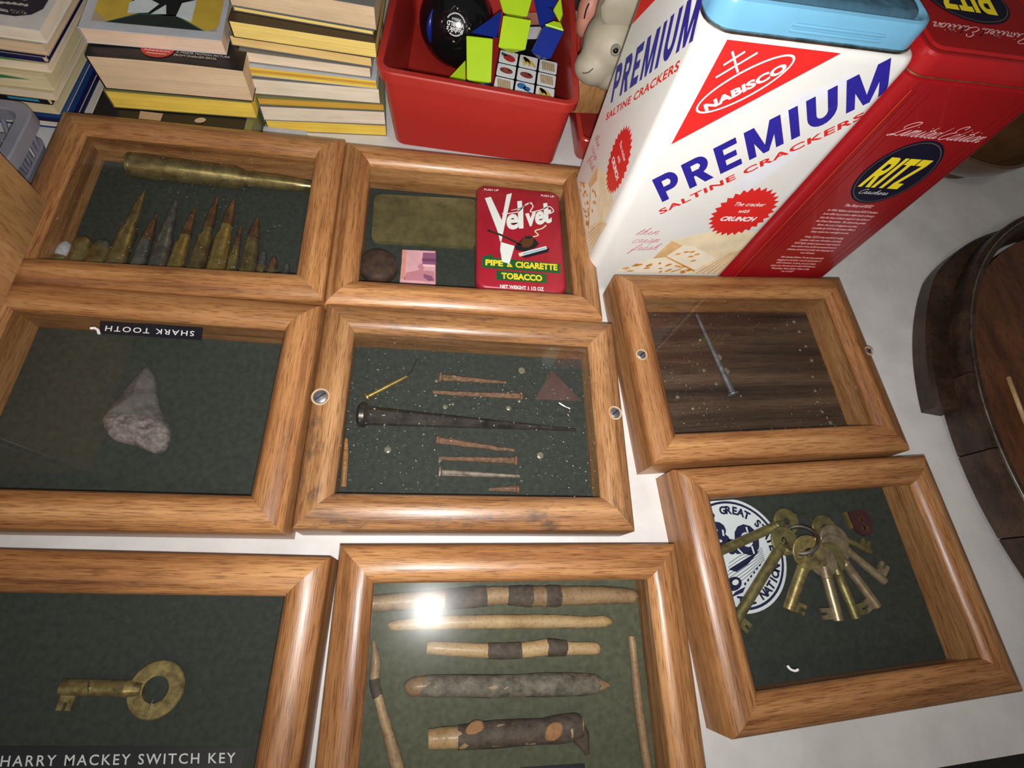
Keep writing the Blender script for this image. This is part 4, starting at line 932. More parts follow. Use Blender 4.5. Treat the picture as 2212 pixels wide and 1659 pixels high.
# ---------------------------------------------------------------- toys in the bin
pb = thing('puzzle_ball', 'glossy black globe puzzle ball with white printed words', 'puzzle ball', (.0074, .546, .0036)); BC = Vector((.0074, .5395, .0416)); BRr = .038
bm = B(); ball(bm, BC, BRr, seg=48); put('ball', bm, BLACKP, pb, 80)
vd = (CP-BC).normalized(); side = CR.copy(); side = (side-vd*side.dot(vd)).normalized(); upv = vd.cross(side)
ctr = (onplane((984, 54), BC+vd*BRr, vd)-BC).normalized(); e1 = (side-ctr*side.dot(ctr)).normalized(); e2 = ctr.cross(e1)
def sph(u, v, l):
    return BC+(ctr*BRr+e1*u+e2*v).normalized()*(BRr+l)
cv = Canvas(sph); ra = math.radians(168)
def rt2(p): return (p[0]*math.cos(ra)-p[1]*math.sin(ra), p[0]*math.sin(ra)+p[1]*math.cos(ra))
MAR = plain('ball_maroon', (.030, .004, .004), .2)
pts = []
for i in range(16): a = math.pi*i/8; q = .0165 if i % 2 == 0 else .0125; pts.append((q*math.cos(a), q*math.sin(a)))
bmx = cv.bm('mar'); V = [bmx.verts.new(sph(u, v, .0001)) for u, v in pts]; mm = bmx.verts.new(sph(0, 0, .0001))
for i in range(16): bmx.faces.new((V[i], V[(i+1) % 16], mm))
bmx = cv.bm('blk'); V = [bmx.verts.new(sph(.0105*math.cos(math.pi*i/16), .0105*math.sin(math.pi*i/16), .0004)) for i in range(32)]; mm = bmx.verts.new(sph(0, 0, .0006))
for i in range(32): bmx.faces.new((V[i], V[(i+1) % 32], mm))
def rtext(s_, c, h, bold=.02, sh=0, mw=None): cv.textat('w', s_, rt2(c), h, ra, 7, bold, sh, maxw=mw)
rtext("Rubik's", (0, .0022), .0042, .02, .2, .0165); rtext('WORLD', (0, -.0022), .0036, .03, 0, .0165); rtext('PUZZLE', (0, -.0052), .0016)
for a0_, a1_, rr_, k_ in ((205, 330, .0092, 16), (60, 125, .0086, 9)):      # tiny ring of worn print
    for i in range(k_):
        a = ra+math.radians(a0_+(a1_-a0_)*i/(k_-1)); cv.ribbon('w', [((rr_-.0006)*math.cos(a), (rr_-.0006)*math.sin(a)), ((rr_+.0006)*math.cos(a), (rr_+.0006)*math.sin(a))], .0009, 7, False)
for s_, c in (('S', (0, -.0142)), ('N', (0, .0132)), ('E', (.0138, -.0008)), ('W', (-.0138, -.0008))): rtext(s_, c, .0016)
cv.done(pb, {'mar': ('compass_star', MAR), 'blk': ('badge', BLACKP), 'w': ('white_lettering', PWHITE)})
q = Vector((-.75, -.25, .45)).normalized(); bm = B()
tube(bm, [BC+(Matrix.Rotation(a, 3, 'Z') @ Vector((0, -1, 0)) * math.cos(e_)+Vector((0, 0, math.sin(e_)))) * (BRr-.0002) for a, e_ in [(-.75-.02*i, -.1+.09*i) for i in range(9)]], [.001, .002, .0028, .0032, .0032, .003, .0025, .0015, .0006], 8); put('blue_sea_patch', bm, BLUEPL, pb, 60)

pc = thing('puzzle_cube', 'black puzzle cube with white picture stickers', 'puzzle cube', (.0765, .444, .0036))
a_ = U((1080, 110), .0605); b2 = U((1219, 142), .0605); ex = (b2-a_); ex.z = 0; CS = .0575; ex = ex.normalized(); ey = Vector((-ex.y, ex.x, 0)); cc = a_+ex*(CS/2-.0005)-ey*(CS/2-.0015); cc.z = 0
MC = Matrix(((ex.x, ey.x, 0, cc.x), (ex.y, ey.y, 0, cc.y), (0, 0, 1, 0), (0, 0, 0, 1)))
for i in range(3):
    for j in range(3):
        for k in range(3):
            if k < 2 and 0 < i < 2 and 0 < j < 2: continue
            g = CS/3; bm = B(); box(bm, -CS/2+i*g+.0002, -CS/2+(i+1)*g-.0002, -CS/2+j*g+.0002, -CS/2+(j+1)*g-.0002, .0005+k*g+.0036-.0036+.0035, (k+1)*g+.0035, MC, .0009)
            put('cubelet', bm, BLACKP, pc, 30)
ztop = CS+.0035
cv = Canvas(lambda u, v, l: MC @ Vector((u, v, ztop+l)))
STRED = plain('berry_red', (.42, .03, .03), .5, var=.2, vs=500); BEAN = plain('bean_brown', (.24, .045, .04), .45, var=.4, vs=300); BAN = plain('banana', (.62, .46, .09), .5, var=.2); WOV = plain('woven', (.44, .31, .14), .6, var=.4, vs=700); LEAF = plain('leafgreen', (.03, .12, .06), .5); BERRY = plain('blueberry', (.03, .16, .42), .45, var=.5, vs=400)
fruit = [['basket', 'blue', 'banana'], ['bean', 'bean', 'basket'], ['straw', 'banana', 'basket']]
for j in range(3):
    for i in range(3):
        cx_, cy_ = (i-1)*CS/3, (j-1)*CS/3; s2 = .0086
        bm = B(); loops(bm, [[MC @ Vector((p.x, p.y, ztop+h)) for p in rrect(cx_-s2, cx_+s2, cy_-s2, cy_+s2, .0014, 0, 3)] for h in (-.0002, .0003)]); put('sticker', bm, WSTK, pc)
        f = fruit[j][i]; ly = 4
        if f == 'straw': cv.ell('st', (cx_+.0008, cy_-.0008), .0062, .0046, ly, -.5); cv.poly('lf', [(cx_-.007, cy_+.006), (cx_-.003, cy_+.0045), (cx_-.001, cy_+.002), (cx_-.006, cy_+.001), (cx_-.0075, cy_+.003)], ly, False)
        if f == 'bean': cv.ell('be', (cx_, cy_), .0062, .0040, ly, -.15); cv.ell('dk', (cx_+.003, cy_+.0012), .0016, .0012, ly+1, -.4)
        if f == 'banana':
            for q in (-.45, 0, .45): cv.ribbon('ba', [(cx_-.005, cy_+.006), (cx_-.001+q*.006, cy_+.001), (cx_+.002+q*.012, cy_-.006)], .0028, ly, False, True, lambda t_: .45+1.1*math.sin(math.pi*min(t_*1.05, 1)))
        if f == 'basket':
            wk = 'wo%d' % (i*3+j)
            for q in range(6): cv.ribbon(wk, [(cx_-.006+q*.0021, cy_+.0055), (cx_-.0045+q*.0021, cy_-.0055)], .0013, ly, False, False); cv.ribbon(wk, [(cx_-.0065+q*.0003, cy_+.0052-q*.0021), (cx_+.0055+q*.0003, cy_+.0050-q*.0021)], .0011, ly+1, False, False)
        if f == 'blue': cv.ell('bl', (cx_-.003, cy_+.003), .0042, .004, ly); cv.ell('bl', (cx_+.002, cy_+.0005), .0035, .003, ly); cv.ribbon('bl', [(cx_, cy_), (cx_+.004, cy_-.003), (cx_+.008, cy_-.004)], .0012, ly, False)
cv.done(pc, {'st': ('strawberry_picture', STRED), 'lf': ('leaf_picture', LEAF), 'be': ('bean_picture', BEAN), 'dk': ('bean_eye', BLACKM), 'ba': ('banana_picture', BAN), **{'wo%d' % k: ('woven_picture', WOV) for k in range(9)}, 'bl': ('berry_picture', BERRY)})

sn = thing('puzzle_snake', 'folding snake puzzle of lime green and dark blue wedges', 'puzzle snake', U((1110, 90), .0036))
def wedge(px4, zc, nrm, depth, mat, ridge='v', ctr=None):
    n_ = Vector(nrm).normalized(); c_ = U(ctr or (sum(p[0] for p in px4)/4, sum(p[1] for p in px4)/4), zc)
    P_ = [onplane(p, c_, n_) for p in px4]; bm = B()
    if ridge == 'v': m1 = (P_[0]+P_[1])/2-n_*depth; m2 = (P_[3]+P_[2])/2-n_*depth; F_ = [(0, 3, 2, 1), (0, 1, 4), (3, 5, 2), (0, 4, 5, 3), (1, 2, 5, 4)]
    else: m1 = (P_[0]+P_[3])/2-n_*depth; m2 = (P_[1]+P_[2])/2-n_*depth; F_ = [(0, 3, 2, 1), (0, 4, 3), (1, 2, 5), (0, 1, 5, 4), (3, 4, 5, 2)]
    V = [bm.verts.new(p) for p in P_+[m1, m2]]
    for f in F_: bm.faces.new([V[i] for i in f])
    bmesh.ops.recalc_face_normals(bm, faces=bm.faces)
    bmesh.ops.bevel(bm, geom=list(bm.edges), offset=.0007, segments=1, affect='EDGES')
    put('wedge', bm, mat, sn, 25)
NC = (-.1, -.62, .78)
wedge([(1006, 76), (1066, 83), (1062, 179), (1007, 172)], .066, NC, .009, LIME)
wedge([(1086, 32), (1149, 43), (1136, 108), (1075, 102)], .085, NC, .012, LIME)
wedge([(1074, -14), (1152, -8), (1140, 36), (1086, 27)], .086, NC, .014, LIME)
wedge([(1014, 71), (1086, 20), (1078, 62), (1072, 82)], .070, (-.2, -.5, .85), .008, BLUEPL)
wedge([(1007, 172), (1060, 179), (1058, 188), (1008, 182)], .050, NC, .010, BLUEPL, 'h')
wedge([(968, 168), (1006, 128), (1006, 176), (986, 172)], .030, (-.3, -.4, .86), .014, LIME)
wedge([(1174, 55), (1220, 68), (1190, 128), (1146, 111)], .093, (-.1, -.62, .78), .012, BLUEPL)
wedge([(1176, 52), (1196, 44), (1212, 48), (1219, 66)], .100, (0, -.2, .98), .010, LIME)
wedge([(1152, -6), (1202, 26), (1200, 40), (1166, 58)], .078, (.1, -.55, .83), .016, BLUEPL)
wedge([(1194, 22), (1212, -10), (1216, 30), (1208, 48)], .084, (-.3, -.5, .82), .010, LIME)
wedge([(1152, -14), (1210, -14), (1200, 16), (1162, 12)], .085, (.1, -.55, .83), .014, BLUEPL)
# second cube peeping out behind the snake
q1 = thing('puzzle_cube', 'puzzle cube mostly hidden between the blue and lime wedges', 'puzzle cube', U((1155, 70), .0036))
bm = B(); p0 = U((1160, 55), .058); box(bm, -.022, .022, -.022, .022, .0036, .050, Matrix.Translation((p0.x-.006, p0.y+.012, 0)) @ Matrix.Rotation(.25, 4, 'Z'), .002); hc = put('cube_body', bm, BLACKP, q1)
for (a, b_, mt_) in ((( -.019, .019), (-.021, -.003), WSTK), ((-.019, .019), (.001, .020), FLESH)):
    bm = B(); box(bm, a[0], a[1], b_[0], b_[1], .0499, .0503, Matrix.Translation((p0.x-.006, p0.y+.012, 0)) @ Matrix.Rotation(.25, 4, 'Z')); put('picture_sticker', bm, mt_, q1)
bm = B(); box(bm, -.045, .022, -.012, .016, .0036, .030, Matrix.Translation((-.005, .452, 0)) @ Matrix.Rotation(-.05, 4, 'Z'), .003); tag(put('shade_block', bm, BLACKM), 'plain black block added for the dark shade inside the red bin', 'case')  # black block added to darken the shaded front of the bin

# ---------------------------------------------------------------- cream toy animal
def remeshed(name, parts, vox, mat, parent, smooth=6):
    bm = B()
    for c_, r, sc, q in parts: ball(bm, c_, r, sc, 20, q)
    me = bpy.data.meshes.new('tmp'); bm.to_mesh(me); bm.free(); o = bpy.data.objects.new('tmp', me); C.objects.link(o)
    md = o.modifiers.new('r', 'REMESH'); md.mode = 'VOXEL'; md.voxel_size = vox
    ms = o.modifiers.new('s', 'SMOOTH'); ms.iterations = smooth; ms.factor = .5
    dg = bpy.context.evaluated_depsgraph_get(); m2 = bpy.data.meshes.new_from_object(o.evaluated_get(dg)); bpy.data.objects.remove(o)
    bm = B(); bm.from_mesh(m2); return put(name, bm, mat, parent, 80)
an = thing('toy_animal', 'cream moulded toy animal with a blunt snout and dark eye', 'toy animal', (.150, .455, .034))
def A(px, y): return onplane(px, (0, y, 0), Vector((0, 1, 0)))
hd = [(A((1322, 95), .445), .026, (1.0, 1.05, 1.0), None), (A((1284, 145), .432), .0155, (1.2, 1.0, .95), None), (A((1316, 157), .434), .0160, (1.2, 1.0, .85), None), (A((1355, 120), .450), .021, (1, 1, 1.1), None),
      (A((1345, 30), .462), .024, (1.0, 1.0, 1.2), None), (A((1385, 50), .470), .028, (1.1, 1, 1.2), None), (A((1300, 110), .440), .018, (1, 1, 1), None), (Vector((.185, .472, .072)), .034, (1.0, 1.0, 1.05), None), (Vector((.185, .480, .052)), .020, (1.3, 1.2, .9), None)]
body = remeshed('body', hd, .0022, CLAY, an)
bm = B(); e_ = A((1330, 110), .418); ball(bm, e_, .0022, (1, .8, 1), 14); put('eye', bm, BLACKP, an, 80)
bm = B(); torus(bm, A((1330, 110), .4175)+Vector((0, .001, 0)), (0, -.8, .5), .0032, .0012, 20, 6); put('eye_ring', bm, plain('eye_grey', (.24, .21, .165), .6), an, 60)
ear = [(A((1345, 22), .438), .0165, (1.15, .40, 1.0), None), (A((1352, 36), .437), .012, (1.2, .4, .8), None), (A((1362, -5), .442), .015, (1.1, .5, 1.2), None)]
remeshed('ear_flap', ear, .002, CLAY, an, 5)
bm = B(); tube(bm, spline([A(p, .4165) for p in [(1258, 158), (1270, 157), (1281, 148)]], 4), .0006, 6); put('mouth_line', bm, plain('crease', (.12, .10, .08), .7), an, 60)
bm = B(); w0 = A((1282, 190), .44); box(bm, -.019, .013, -.012, .012, -.030, .012, Matrix.Translation((w0.x, .452, .066)) @ Matrix.Rotation(.12, 4, 'Z'), .001)
tag(put('wood_block', bm, OAKL), 'small tan wooden block under the toy animal\'s chin', 'wood block')
fl = [(A((1272, 22), .512), .012, (.9, 1, 1.5), None), (A((1262, 50), .508), .009, (.9, 1, 1.5), None), (A((1282, 4), .515), .011, (1, 1, 1), None), (Vector((.1415, .520, .062)), .012, (.8, 1, 2.2), None)]
tg = thing('rubber_toy', 'pink rubber toy between the bin and the cream toy animal', 'toy', (.1415, .520, .0345)); remeshed('toy_body', fl, .002, FLESH, tg, 4)
bm = B(); tube(bm, spline([A(p, .499) for p in [(1262, 40), (1266, 22), (1272, 8)]], 4), [.0007]*9, 6); put('dark_marking', bm, BLACKM, tg, 60)

# ================================================================ books
PG = {k: pagemat('pages_'+k, c_) for k, c_ in dict(yellow=(.88, .62, .10), lemon=(.95, .72, .22), ochre=(.66, .38, .06), cream=(.84, .69, .51), white=(.86, .75, .60), tan=(.74, .55, .36), pink=(.82, .60, .45), orange=(.88, .61, .24), old=(.76, .64, .39)).items()}
CVM = {k: plain('cover_'+k, c_, .42, var=.08) for k, c_ in dict(dark=(.020, .014, .012), grey=(.16, .16, .15), blue=(.012, .055, .20), navy=(.012, .010, .06), white=(.62, .60, .56), cream=(.55, .46, .28), black=(.012, .010, .012), olive=(.17, .17, .06), brown=(.055, .034, .018), pale=(.48, .50, .53), tan=(.42, .33, .22)).items()}
def book(label, fr, rot, wd, dep, z0, z1, pages, cover, group=None, spine='L', curl=0):
    """fr: front right corner (x, y); rot degrees; pages face the front"""
    a = math.radians(rot); M = Matrix.Translation((fr[0], fr[1], z0)) @ Matrix.Rotation(a, 4, 'Z')
    t_ = thing('paperback_book', label, 'book', (fr[0], fr[1], z0), a, group); h = z1-z0; ct = .0004; g = .0002
    bm = B(); n = 10; rings = []
    for i in range(n+1):
        x = -wd+wd*i/n; bow = curl*math.sin(math.pi*i/n)
        rings.append([Vector((x if 0 < i < n else x+(.0006 if i == 0 else -.0006), yy, zz)) for yy, zz in ((.0007, ct+g), (dep-.0007, ct+g), (dep-.0007, h-ct-g+bow), (.0007, h-ct-g+bow))])
    loops(bm, rings); bm.transform(M); put('pages', bm, pages, t_)
    bm = B(); sx = -wd if spine == 'L' else 0
    box(bm, -wd, 0, 0, dep, g, ct+g, M); 
    rr = []
    for i in range(n+1):
        x = -wd+wd*i/n; bow = curl*math.sin(math.pi*i/n); rr.append([M @ Vector(p) for p in ((x, 0, h-ct-g+bow), (x, dep, h-ct-g+bow), (x, dep, h-g+bow), (x, 0, h-g+bow))])
    loops(bm, rr)
    box(bm, sx-(.0002 if spine == 'L' else -.0000), sx+(.0000 if spine == 'L' else .0002), 0, dep, g, h-g, M)
    cvr = put('cover', bm, cover, t_)
    return t_, cvr, M
RC = .4200
GC = 'paperbacks stacked beside the red bin'
book('thin yellow-edged paperback at the bottom of the stack beside the red bin', (-.0568, .4200), 5.5, .1085, .175, 0, .0124, PG['yellow'], CVM['grey'], GC)
book('cream paperback above the thin yellow one, beside the red bin', (-.0568, .4198), 6.2, .1090, .175, .0125, .0275, PG['white'], CVM['grey'], GC)
book('ochre-edged paperback sandwiched between two cream ones beside the red bin', (-.0570, .4200), 5.8, .1090, .175, .0276, .0348, PG['ochre'], CVM['olive'], GC)
book('thick cream paperback above the ochre one beside the red bin', (-.0600, .4195), 3.6, .1080, .175, .0349, .0500, PG['white'], CVM['grey'], GC)
t5, c_, M5 = book('yellow paperback with a dark mid stripe on its page edges', (-.0615, .4185), 1.6, .1120, .175, .0501, .0585, PG['yellow'], CVM['pale'], GC)
bm = B(); box(bm, -.111, -.001, .0003, .0008, .0032, .0056, M5); put('darker_page_stripe', bm, PG['ochre'], t5)
book('cream paperback just above the striped yellow one', (-.0660, .4200), 0, .1130, .175, .0586, .0682, PG['cream'], CVM['grey'], GC)
book('pale orange paperback in the stack beside the red bin', (-.0643, .4205), -2.2, .1130, .175, .0683, .0768, PG['orange'], CVM['grey'], GC)
book('lemon-edged paperback with a dark brown cover', (-.0595, .4200), -1.2, .1130, .175, .0769, .0903, PG['lemon'], CVM['brown'], GC)
book('slim yellow paperback lying on the dark brown cover', (-.0618, .4285), -3.0, .1085, .175, .0904, .0942, PG['lemon'], CVM['grey'], GC)
book('thick tan paperback with a grey cover near the top of the stack', (-.0590, .4290), -2.4, .1120, .175, .0943, .1125, PG['tan'], CVM['grey'], GC)
book('cream paperback topmost beside the red bin', (-.0400, .4620), -3.0, .1060, .165, .1127, .1230, PG['white'], CVM['white'], GC)
GB = 'paperbacks in the middle stack'
tB, cB, MB_ = book('flat book with a dark pictured cover under the yellow paperback', (-.1745, .3790), 0, .1180, .165, 0, .0235, PG['cream'], CVM['black'], GB)
cv = Canvas(lambda u, v, l: MB_ @ Vector((u, v, .0236+l)))
cv.poly('b', [(-.083, .002), (-.066, .002), (-.066, .011), (-.084, .011)], 1, False); cv.ell('b2', (-.036, .008), .0045, .003, 1, .4)
cv.done(cB, {'b2': ('cover_spot', CVM['tan']), 'b': ('cover_picture', plain('cover_flesh', (.42, .28, .18), .5))})
bm = B(); box(bm, .0004, .006, 0, .165, .0002, .0232, MB_); put('olive_spine', bm, CVM['olive'], tB)
book('pale blue-grey book lying flat between two stacks', (-.1290, .3745), 0, .0380, .034, 0, .006, PG['white'], CVM['pale'])
book('yellow-edged paperback with a frayed end in the middle stack', (-.1655, .3960), 3.0, .1130, .172, .0240, .0400, PG['yellow'], CVM['olive'], GB)
t2, c2_, M2 = book('thick tan paperback with a black cover and red spot', (-.1640, .3970), 2.6, .1130, .172, .0401, .0680, PG['tan'], CVM['black'], GB, curl=.0012)
cv = Canvas(lambda u, v, l: M2 @ Vector((u, v, .0292+l)))
cv.ell('r', (-.0640, .0140), .0120, .0105, 1); 
for x0, x1, yy in ((-.073, -.055, .0112), (-.071, -.057, .0080)): cv.ribbon('w2', [(x0+(x1-x0)*k/14, yy+.0002*math.sin(k*2.3)) for k in range(15)], .0016, 2, False, True, lambda t_: .7+.3*math.sin(t_*40))
cv.textat('w', 'A MAJOR MOTION PICTURE', (-.0505, .0112), .0022, 0, 1, .01, 0, 'L', maxw=.045); cv.textat('w', 'FROM WARNER BROS.', (-.0515, .0076), .0022, 0, 1, .01, 0, 'L', maxw=.037)
cv.done(c2_, {'w2': ('blurred_print', plain('cover_pink', (.75, .42, .36), .5)), 'r': ('red_spot', plain('cover_red', (.50, .035, .025), .45)), 'w': ('cover_lettering', plain('cover_type', (.55, .50, .44), .5))})
t3, c3_, M3 = book('paperback with a white-bordered green and yellow picture cover', (-.1780, .4110), 4.0, .1000, .172, .0692, .0812, PG['pink'], CVM['pale'], GB)
cv = Canvas(lambda u, v, l: M3 @ Vector((u, v, .0120+l)))
cv.poly('p', [(-.093, .009), (-.005, .009), (-.005, .168), (-.093, .168)], 1, False)
cv.poly('y', [(-.082, .009), (-.093, .022), (-.093, .075), (-.060, .090), (-.022, .090), (-.004, .075), (-.004, .015), (-.012, .009)], 2, False)
cv.poly('g', [(-.0815, .0085), (-.062, .021), (-.036, .023), (-.015, .0085)], 4, False)
cv.poly('t', [(-.0835, .0085), (-.0625, .0225), (-.036, .0245), (-.013, .0085)], 3, False)
cv.poly('k', [(-.069, .022), (-.056, .023), (-.028, .022), (-.022, .060), (-.040, .075), (-.070, .060)], 3, False)
cv.poly('w', [(-.070, .021), (-.056, .024), (-.050, .036), (-.062, .044), (-.071, .034)], 4, False); cv.poly('w', [(-.054, .0225), (-.043, .024), (-.045, .036)], 5, False); cv.poly('w', [(-.036, .023), (-.024, .018), (-.024, .046), (-.034, .040)], 4, False)
cv.done(c3_, {'p': ('cover_border', CVM['tan']), 'y': ('yellow_panel', plain('cov_gold', (.55, .38, .05), .45)), 'g': ('dark_green_shape', plain('cov_green', (.022, .030, .028), .45)), 't': ('teal_outline', plain('cov_teal', (.03, .12, .10), .45)), 'k': ('dark_figure', BLACKM), 'w': ('pale_shapes', plain('cov_pale', (.60, .66, .66), .45))})
GA = 'books in the stack behind the grey basket'
A_ = [(-.305, .3850, 0, .0075, 'cream', 'blue', 'blue-covered thin book at the bottom of the stack behind the basket', 0),
      (-.306, .3790, .0076, .0130, 'white', 'white', 'thin white book above the blue one behind the basket', 0),
      (-.308, .3780, .0131, .0185, 'white', 'navy', 'thin navy book in the stack behind the basket', -.5),
      (-.311, .3765, .0186, .0250, 'cream', 'blue', 'second blue-covered book in the stack behind the basket', -.5),
      (-.3140, .3740, .0251, .0345, 'old', 'cream', 'cream book below the black one behind the basket', -1),
      (-.3130, .3730, .0346, .0400, 'old', 'black', 'black-spined book with a cyan spot behind the basket', -1),
      (-.3060, .3720, .0401, .0475, 'cream', 'cream', 'cream book above the black-spined one', -1),
      (-.3030, .3735, .0476, .0610, 'old', 'cream', 'cream book with a green leaf printed on its edge', 0),
      (-.2980, .3760, .0611, .0690, 'cream', 'cream', 'cream book above the green leaf book', 0),
      (-.2960, .3770, .0691, .0740, 'cream', 'navy', 'book with a navy band in the tall stack', -1),
      (-.2930, .3780, .0741, .0830, 'tan', 'tan', 'tan book second from the top of the tall stack', -1),
      (-.2885, .3790, .0831, .0930, 'white', 'white', 'book with a dark framed panel of text on its cover', -1)]
for i, (x, y, z0, z1, pg, cvn, lab, rot) in enumerate(A_):
    tt, cc_, MM = book(lab, (x, y), rot, .150, .215, z0, z1, PG[pg], CVM[cvn], GA, 'L')
    h = z1-z0
    cvs = Canvas(lambda u, v, l, MM=MM: MM @ Vector((u, .0003-l, v)))
    if cvn == 'black': cvs.poly('c', [(-.030, h*.35), (-.008, h*.35), (-.008, h*.75), (-.030, h*.75)], 3, False); cvs.poly('k', [(-.149, .0006), (-.001, .0006), (-.001, h-.0006), (-.149, h-.0006)], 2, False); cvs.done(tt, {'c': ('cyan_spot', plain('cyan', (.04, .28, .42), .4)), 'k': ('black_edge', CVM['black'])})
    if 'navy band' in lab or 'thin navy' in lab or 'blue-covered' in lab: cvs.poly('n', [(-.149, .001), (-.002, .001), (-.002, h-.001), (-.149, h-.001)], 2, False); cvs.done(tt, {'n': ('coloured_edge', CVM['navy' if 'navy' in lab else 'blue'])})
    if 'leaf' in lab: cvs.poly('g', [(-.090, .0040), (-.050, .0095), (-.030, .0098), (-.012, .0080), (-.030, .0072), (-.050, .0050), (-.070, .0030)], 2, False); cvs.done(tt, {'g': ('green_leaf_print', plain('leaf_print', (.06, .20, .09), .5))})
    # the long side facing the bin
    side_ = Canvas(lambda u, v, l, MM=MM: MM @ Vector((.0003+l, u, v)))
    if cvn in ('blue', 'navy', 'black'): side_.poly('s', [(.001, .0008), (.214, .0008), (.214, h-.0008), (.001, h-.0008)], 2, False); side_.done(tt, {'s': ('spine', CVM[cvn])})
    if i == len(A_)-1:
        top = Canvas(lambda u, v, l, MM=MM, h=h: MM @ Vector((u, v, h+l)))
        pr = MM.inverted() @ U((80, 42), .093); px_, py_ = pr.x, pr.y; top.poly('d', [(-.138, py_), (px_-.014, py_), (px_-.005, py_+.004), (px_, py_+.012), (px_, .130), (-.138, .130)], 1, False)
        for a, b_ in (((-40, -10), (58, -1)), ((-40, 1), (61, 12)), ((-40, 17), (17, 24)), ((24, 24), (55, 28))):   # worn print, too blurred to read
            A2, B2_ = MM.inverted() @ U(a, .093), MM.inverted() @ U(b_, .093); top.ribbon('w', [(A2.x+(B2_.x-A2.x)*k/16, A2.y+(B2_.y-A2.y)*k/16+.0004*math.sin(k*2.4)) for k in range(17)], .0030, 2, False, True, lambda t_: .75+.25*math.sin(t_*47))
        top.done(tt, {'d': ('dark_panel', plain('panel_dark', (.035, .028, .04), .4)), 'w': ('panel_lettering', plain('panel_type', (.50, .46, .42), .5))})

# ================================================================ grey plastic basket
BASK = plain('basket_grey', (.22, .22, .26), .35, var=.08, spec=.5)
bk = thing('plastic_basket', 'grey plastic basket with open slatted sides behind the frame corner', 'basket', (-.37, .318, 0))
def brr(ins, z): return rrect(-.430+ins, -.3085-ins, .286+ins, .3560-ins, max(.016-ins*.6, .004), z, 5)
bm = B(); loops(bm, [brr(.006, .040), brr(.0, .041), brr(0, .0500), brr(.001, .0510), brr(.0085, .0510), brr(.0095, .0500), brr(.0095, .040), brr(.006, .040)], True, False, False); put('rim', bm, BASK, bk, 40)
bm = B(); loops(bm, [brr(.016, .0005), brr(.016, .003)]); put('bottom_panel', bm, BASK, bk, 40)
top_, bot_ = brr(.0055, .042), brr(.0165, .002)
per = []
for a, b_ in zip(top_, bot_): per.append((a, b_))
def lerp_ring(f):
    n = len(top_); L = [0]
    for i in range(n): L.append(L[-1]+(top_[(i+1) % n]-top_[i]).length)
    s_ = f*L[-1]
    for i in range(n):
        if s_ <= L[i+1]: g = (s_-L[i])/max(L[i+1]-L[i], 1e-9); return top_[i].lerp(top_[(i+1) % n], g), bot_[i].lerp(bot_[(i+1) % n], g)
    return top_[0], bot_[0]
for i in range(34):
    a, _ = lerp_ring(i/34); _, b_ = lerp_ring(((i+.9)/34) % 1); bm = B(); tube(bm, [a, b_], .0017, 6); put('slat', bm, BASK, bk, 40)
bm = B(); loops(bm, [brr(.008, .020), brr(.007, .024), brr(.0095, .024), brr(.0105, .020), brr(.008, .020)], True, False, False); put('middle_band', bm, BASK, bk, 40)

# ================================================================ tall wooden box at the left
bx = thing('wooden_box', 'tall pale oak box standing across the ends of two frames', 'wooden box', (-.353, .20, .0374))
for x0, x1, y0, y1, nm in ((-.2935, -.2835, .105, .2725, 'side_board'), (-.4235, -.4135, .105, .2725, 'side_board'), (-.4135, -.2935, .2625, .2725, 'end_board'), (-.4135, -.2935, .105, .115, 'end_board')):
    bm = B(); box(bm, x0, x1, y0, y1, .0374, .158, None, .0012); put(nm, bm, OAKL, bx)
bm = B(); box(bm, -.4135, -.2935, .115, .2625, .0374, .0434); put('bottom_board', bm, OAKL, bx)

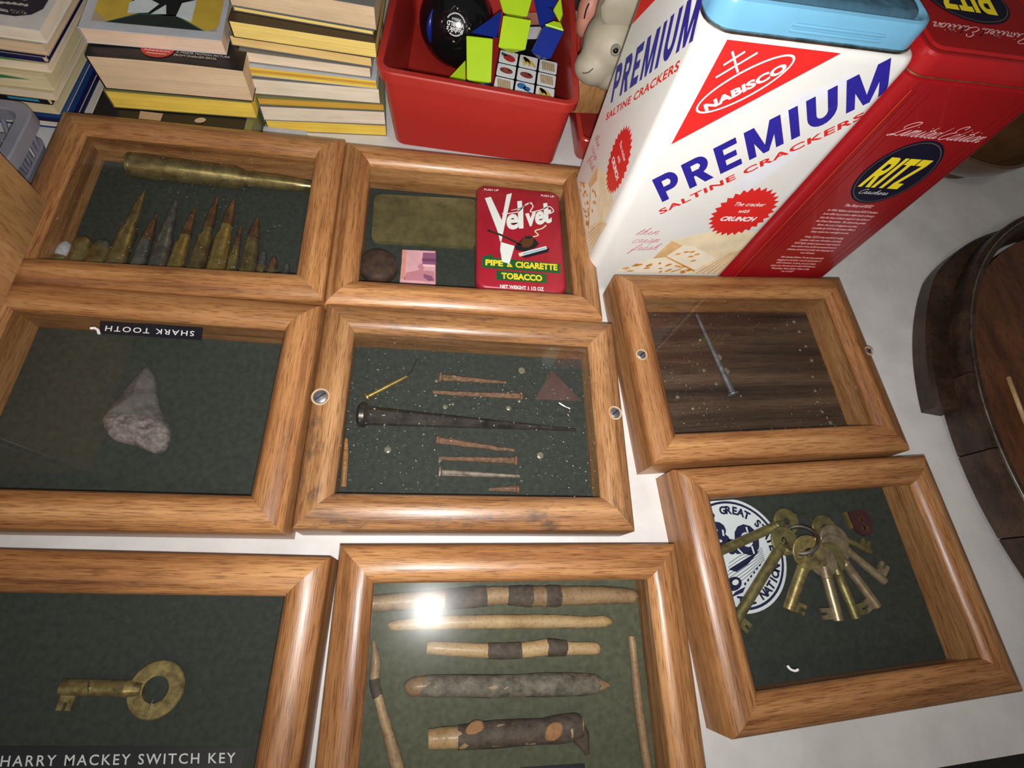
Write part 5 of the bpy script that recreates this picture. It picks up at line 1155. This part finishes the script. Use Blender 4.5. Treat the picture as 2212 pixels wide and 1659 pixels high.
# ================================================================ round wooden tub at the right
TC_ = Vector((.749, .105, 0)); TR = .291; TBR = .281; TZ = .035
tub = thing('wooden_tub', 'dark round shallow wooden tub with a lapped wooden hoop', 'tub', TC_)
def tring(R, z, n=96): return [TC_+Vector((R*math.cos(2*math.pi*i/n), R*math.sin(2*math.pi*i/n), z)) for i in range(n)]
NST = 26; half = math.pi/NST
for s_ in range(NST):
    a0, a1 = 2*math.pi*s_/NST+.002, 2*math.pi*(s_+1)/NST-.002; bm = B(); rings = []
    for k in range(5):
        a = a0+(a1-a0)*k/4; d = Vector((math.cos(a), math.sin(a), 0))
        rings.append([TC_+d*TBR, TC_+d*(TR), TC_+d*(TR)+Vector((0, 0, TZ-.001)), TC_+d*(TR-.002)+Vector((0, 0, TZ)), TC_+d*(TR-.010)+Vector((0, 0, TZ)), TC_+d*(TR-.011)+Vector((0, 0, TZ-.001)), TC_+d*(TR-.016)])
        rings[-1][1].z = .004
    loops(bm, rings); put('stave', bm, TUBW, tub, 40)
bm = B(); loops(bm, [tring(TBR-.010, .006), tring(TBR-.010, .016)]); put('floor_board', bm, TUBF, tub, 40)
bm = B(); torus(bm, TC_+Vector((0, 0, TZ+.0004)), (0, 0, 1), TR-.0045, .0011, 120, 6); put('metal_band', bm, TINPLATE, tub, 60)
bm = B(); rings = []; A0, A1 = math.radians(172.2), math.radians(118)
for k in range(25):
    f = k/24; a = A0+(A1-A0)*f; d = Vector((math.cos(a), math.sin(a), 0)); ro = TR+.0195*(1-max(0, f-.55)/.45)+.0008; ri = TR+.0003
    rings.append([TC_+d*ri+Vector((0, 0, .001)), TC_+d*ro+Vector((0, 0, .001)), TC_+d*ro+Vector((0, 0, .015)), TC_+d*(ro-.003)+Vector((0, 0, .018)), TC_+d*ri+Vector((0, 0, .019))])
loops(bm, rings); put('lapped_hoop', bm, TUBW, tub, 40)
bm = B(); tube(bm, [U((2178, 815), .019), U((2195, 860), .019), U((2212, 905), .019), U((2240, 970), .019)], .0018, 8); tag(put('thin_rod', bm, PALE), 'thin pale rod lying on the floor of the round tub', 'rod')

# ================================================================ brown glazed bowl behind the red tin
GLZ = plain('brown_glaze', (.085, .036, .012), .10, var=.3, vs=40, coat=.6)
bo = thing('glazed_bowl', 'glossy brown glazed bowl half hidden behind the red cracker tin', 'bowl', (.606, .505, 0)); bc = Vector((.606, .505, 0)); bm = B()
prof = [(.030, 0), (.048, .001), (.050, .005), (.060, .012), (.074, .026), (.081, .040), (.0825, .046), (.079, .047), (.070, .030), (.055, .016), (.02, .012)]
loops(bm, [[bc+Vector((r*math.cos(2*math.pi*i/56), r*math.sin(2*math.pi*i/56), z)) for i in range(56)] for r, z in prof]); put('bowl_body', bm, GLZ, bo, 50)
bm = B(); torus(bm, bc+Vector((0, 0, .0025)), (0, 0, 1), .049, .0028, 56, 8); put('foot_ring', bm, plain('foot_brown', (.10, .055, .025), .5), bo, 60)
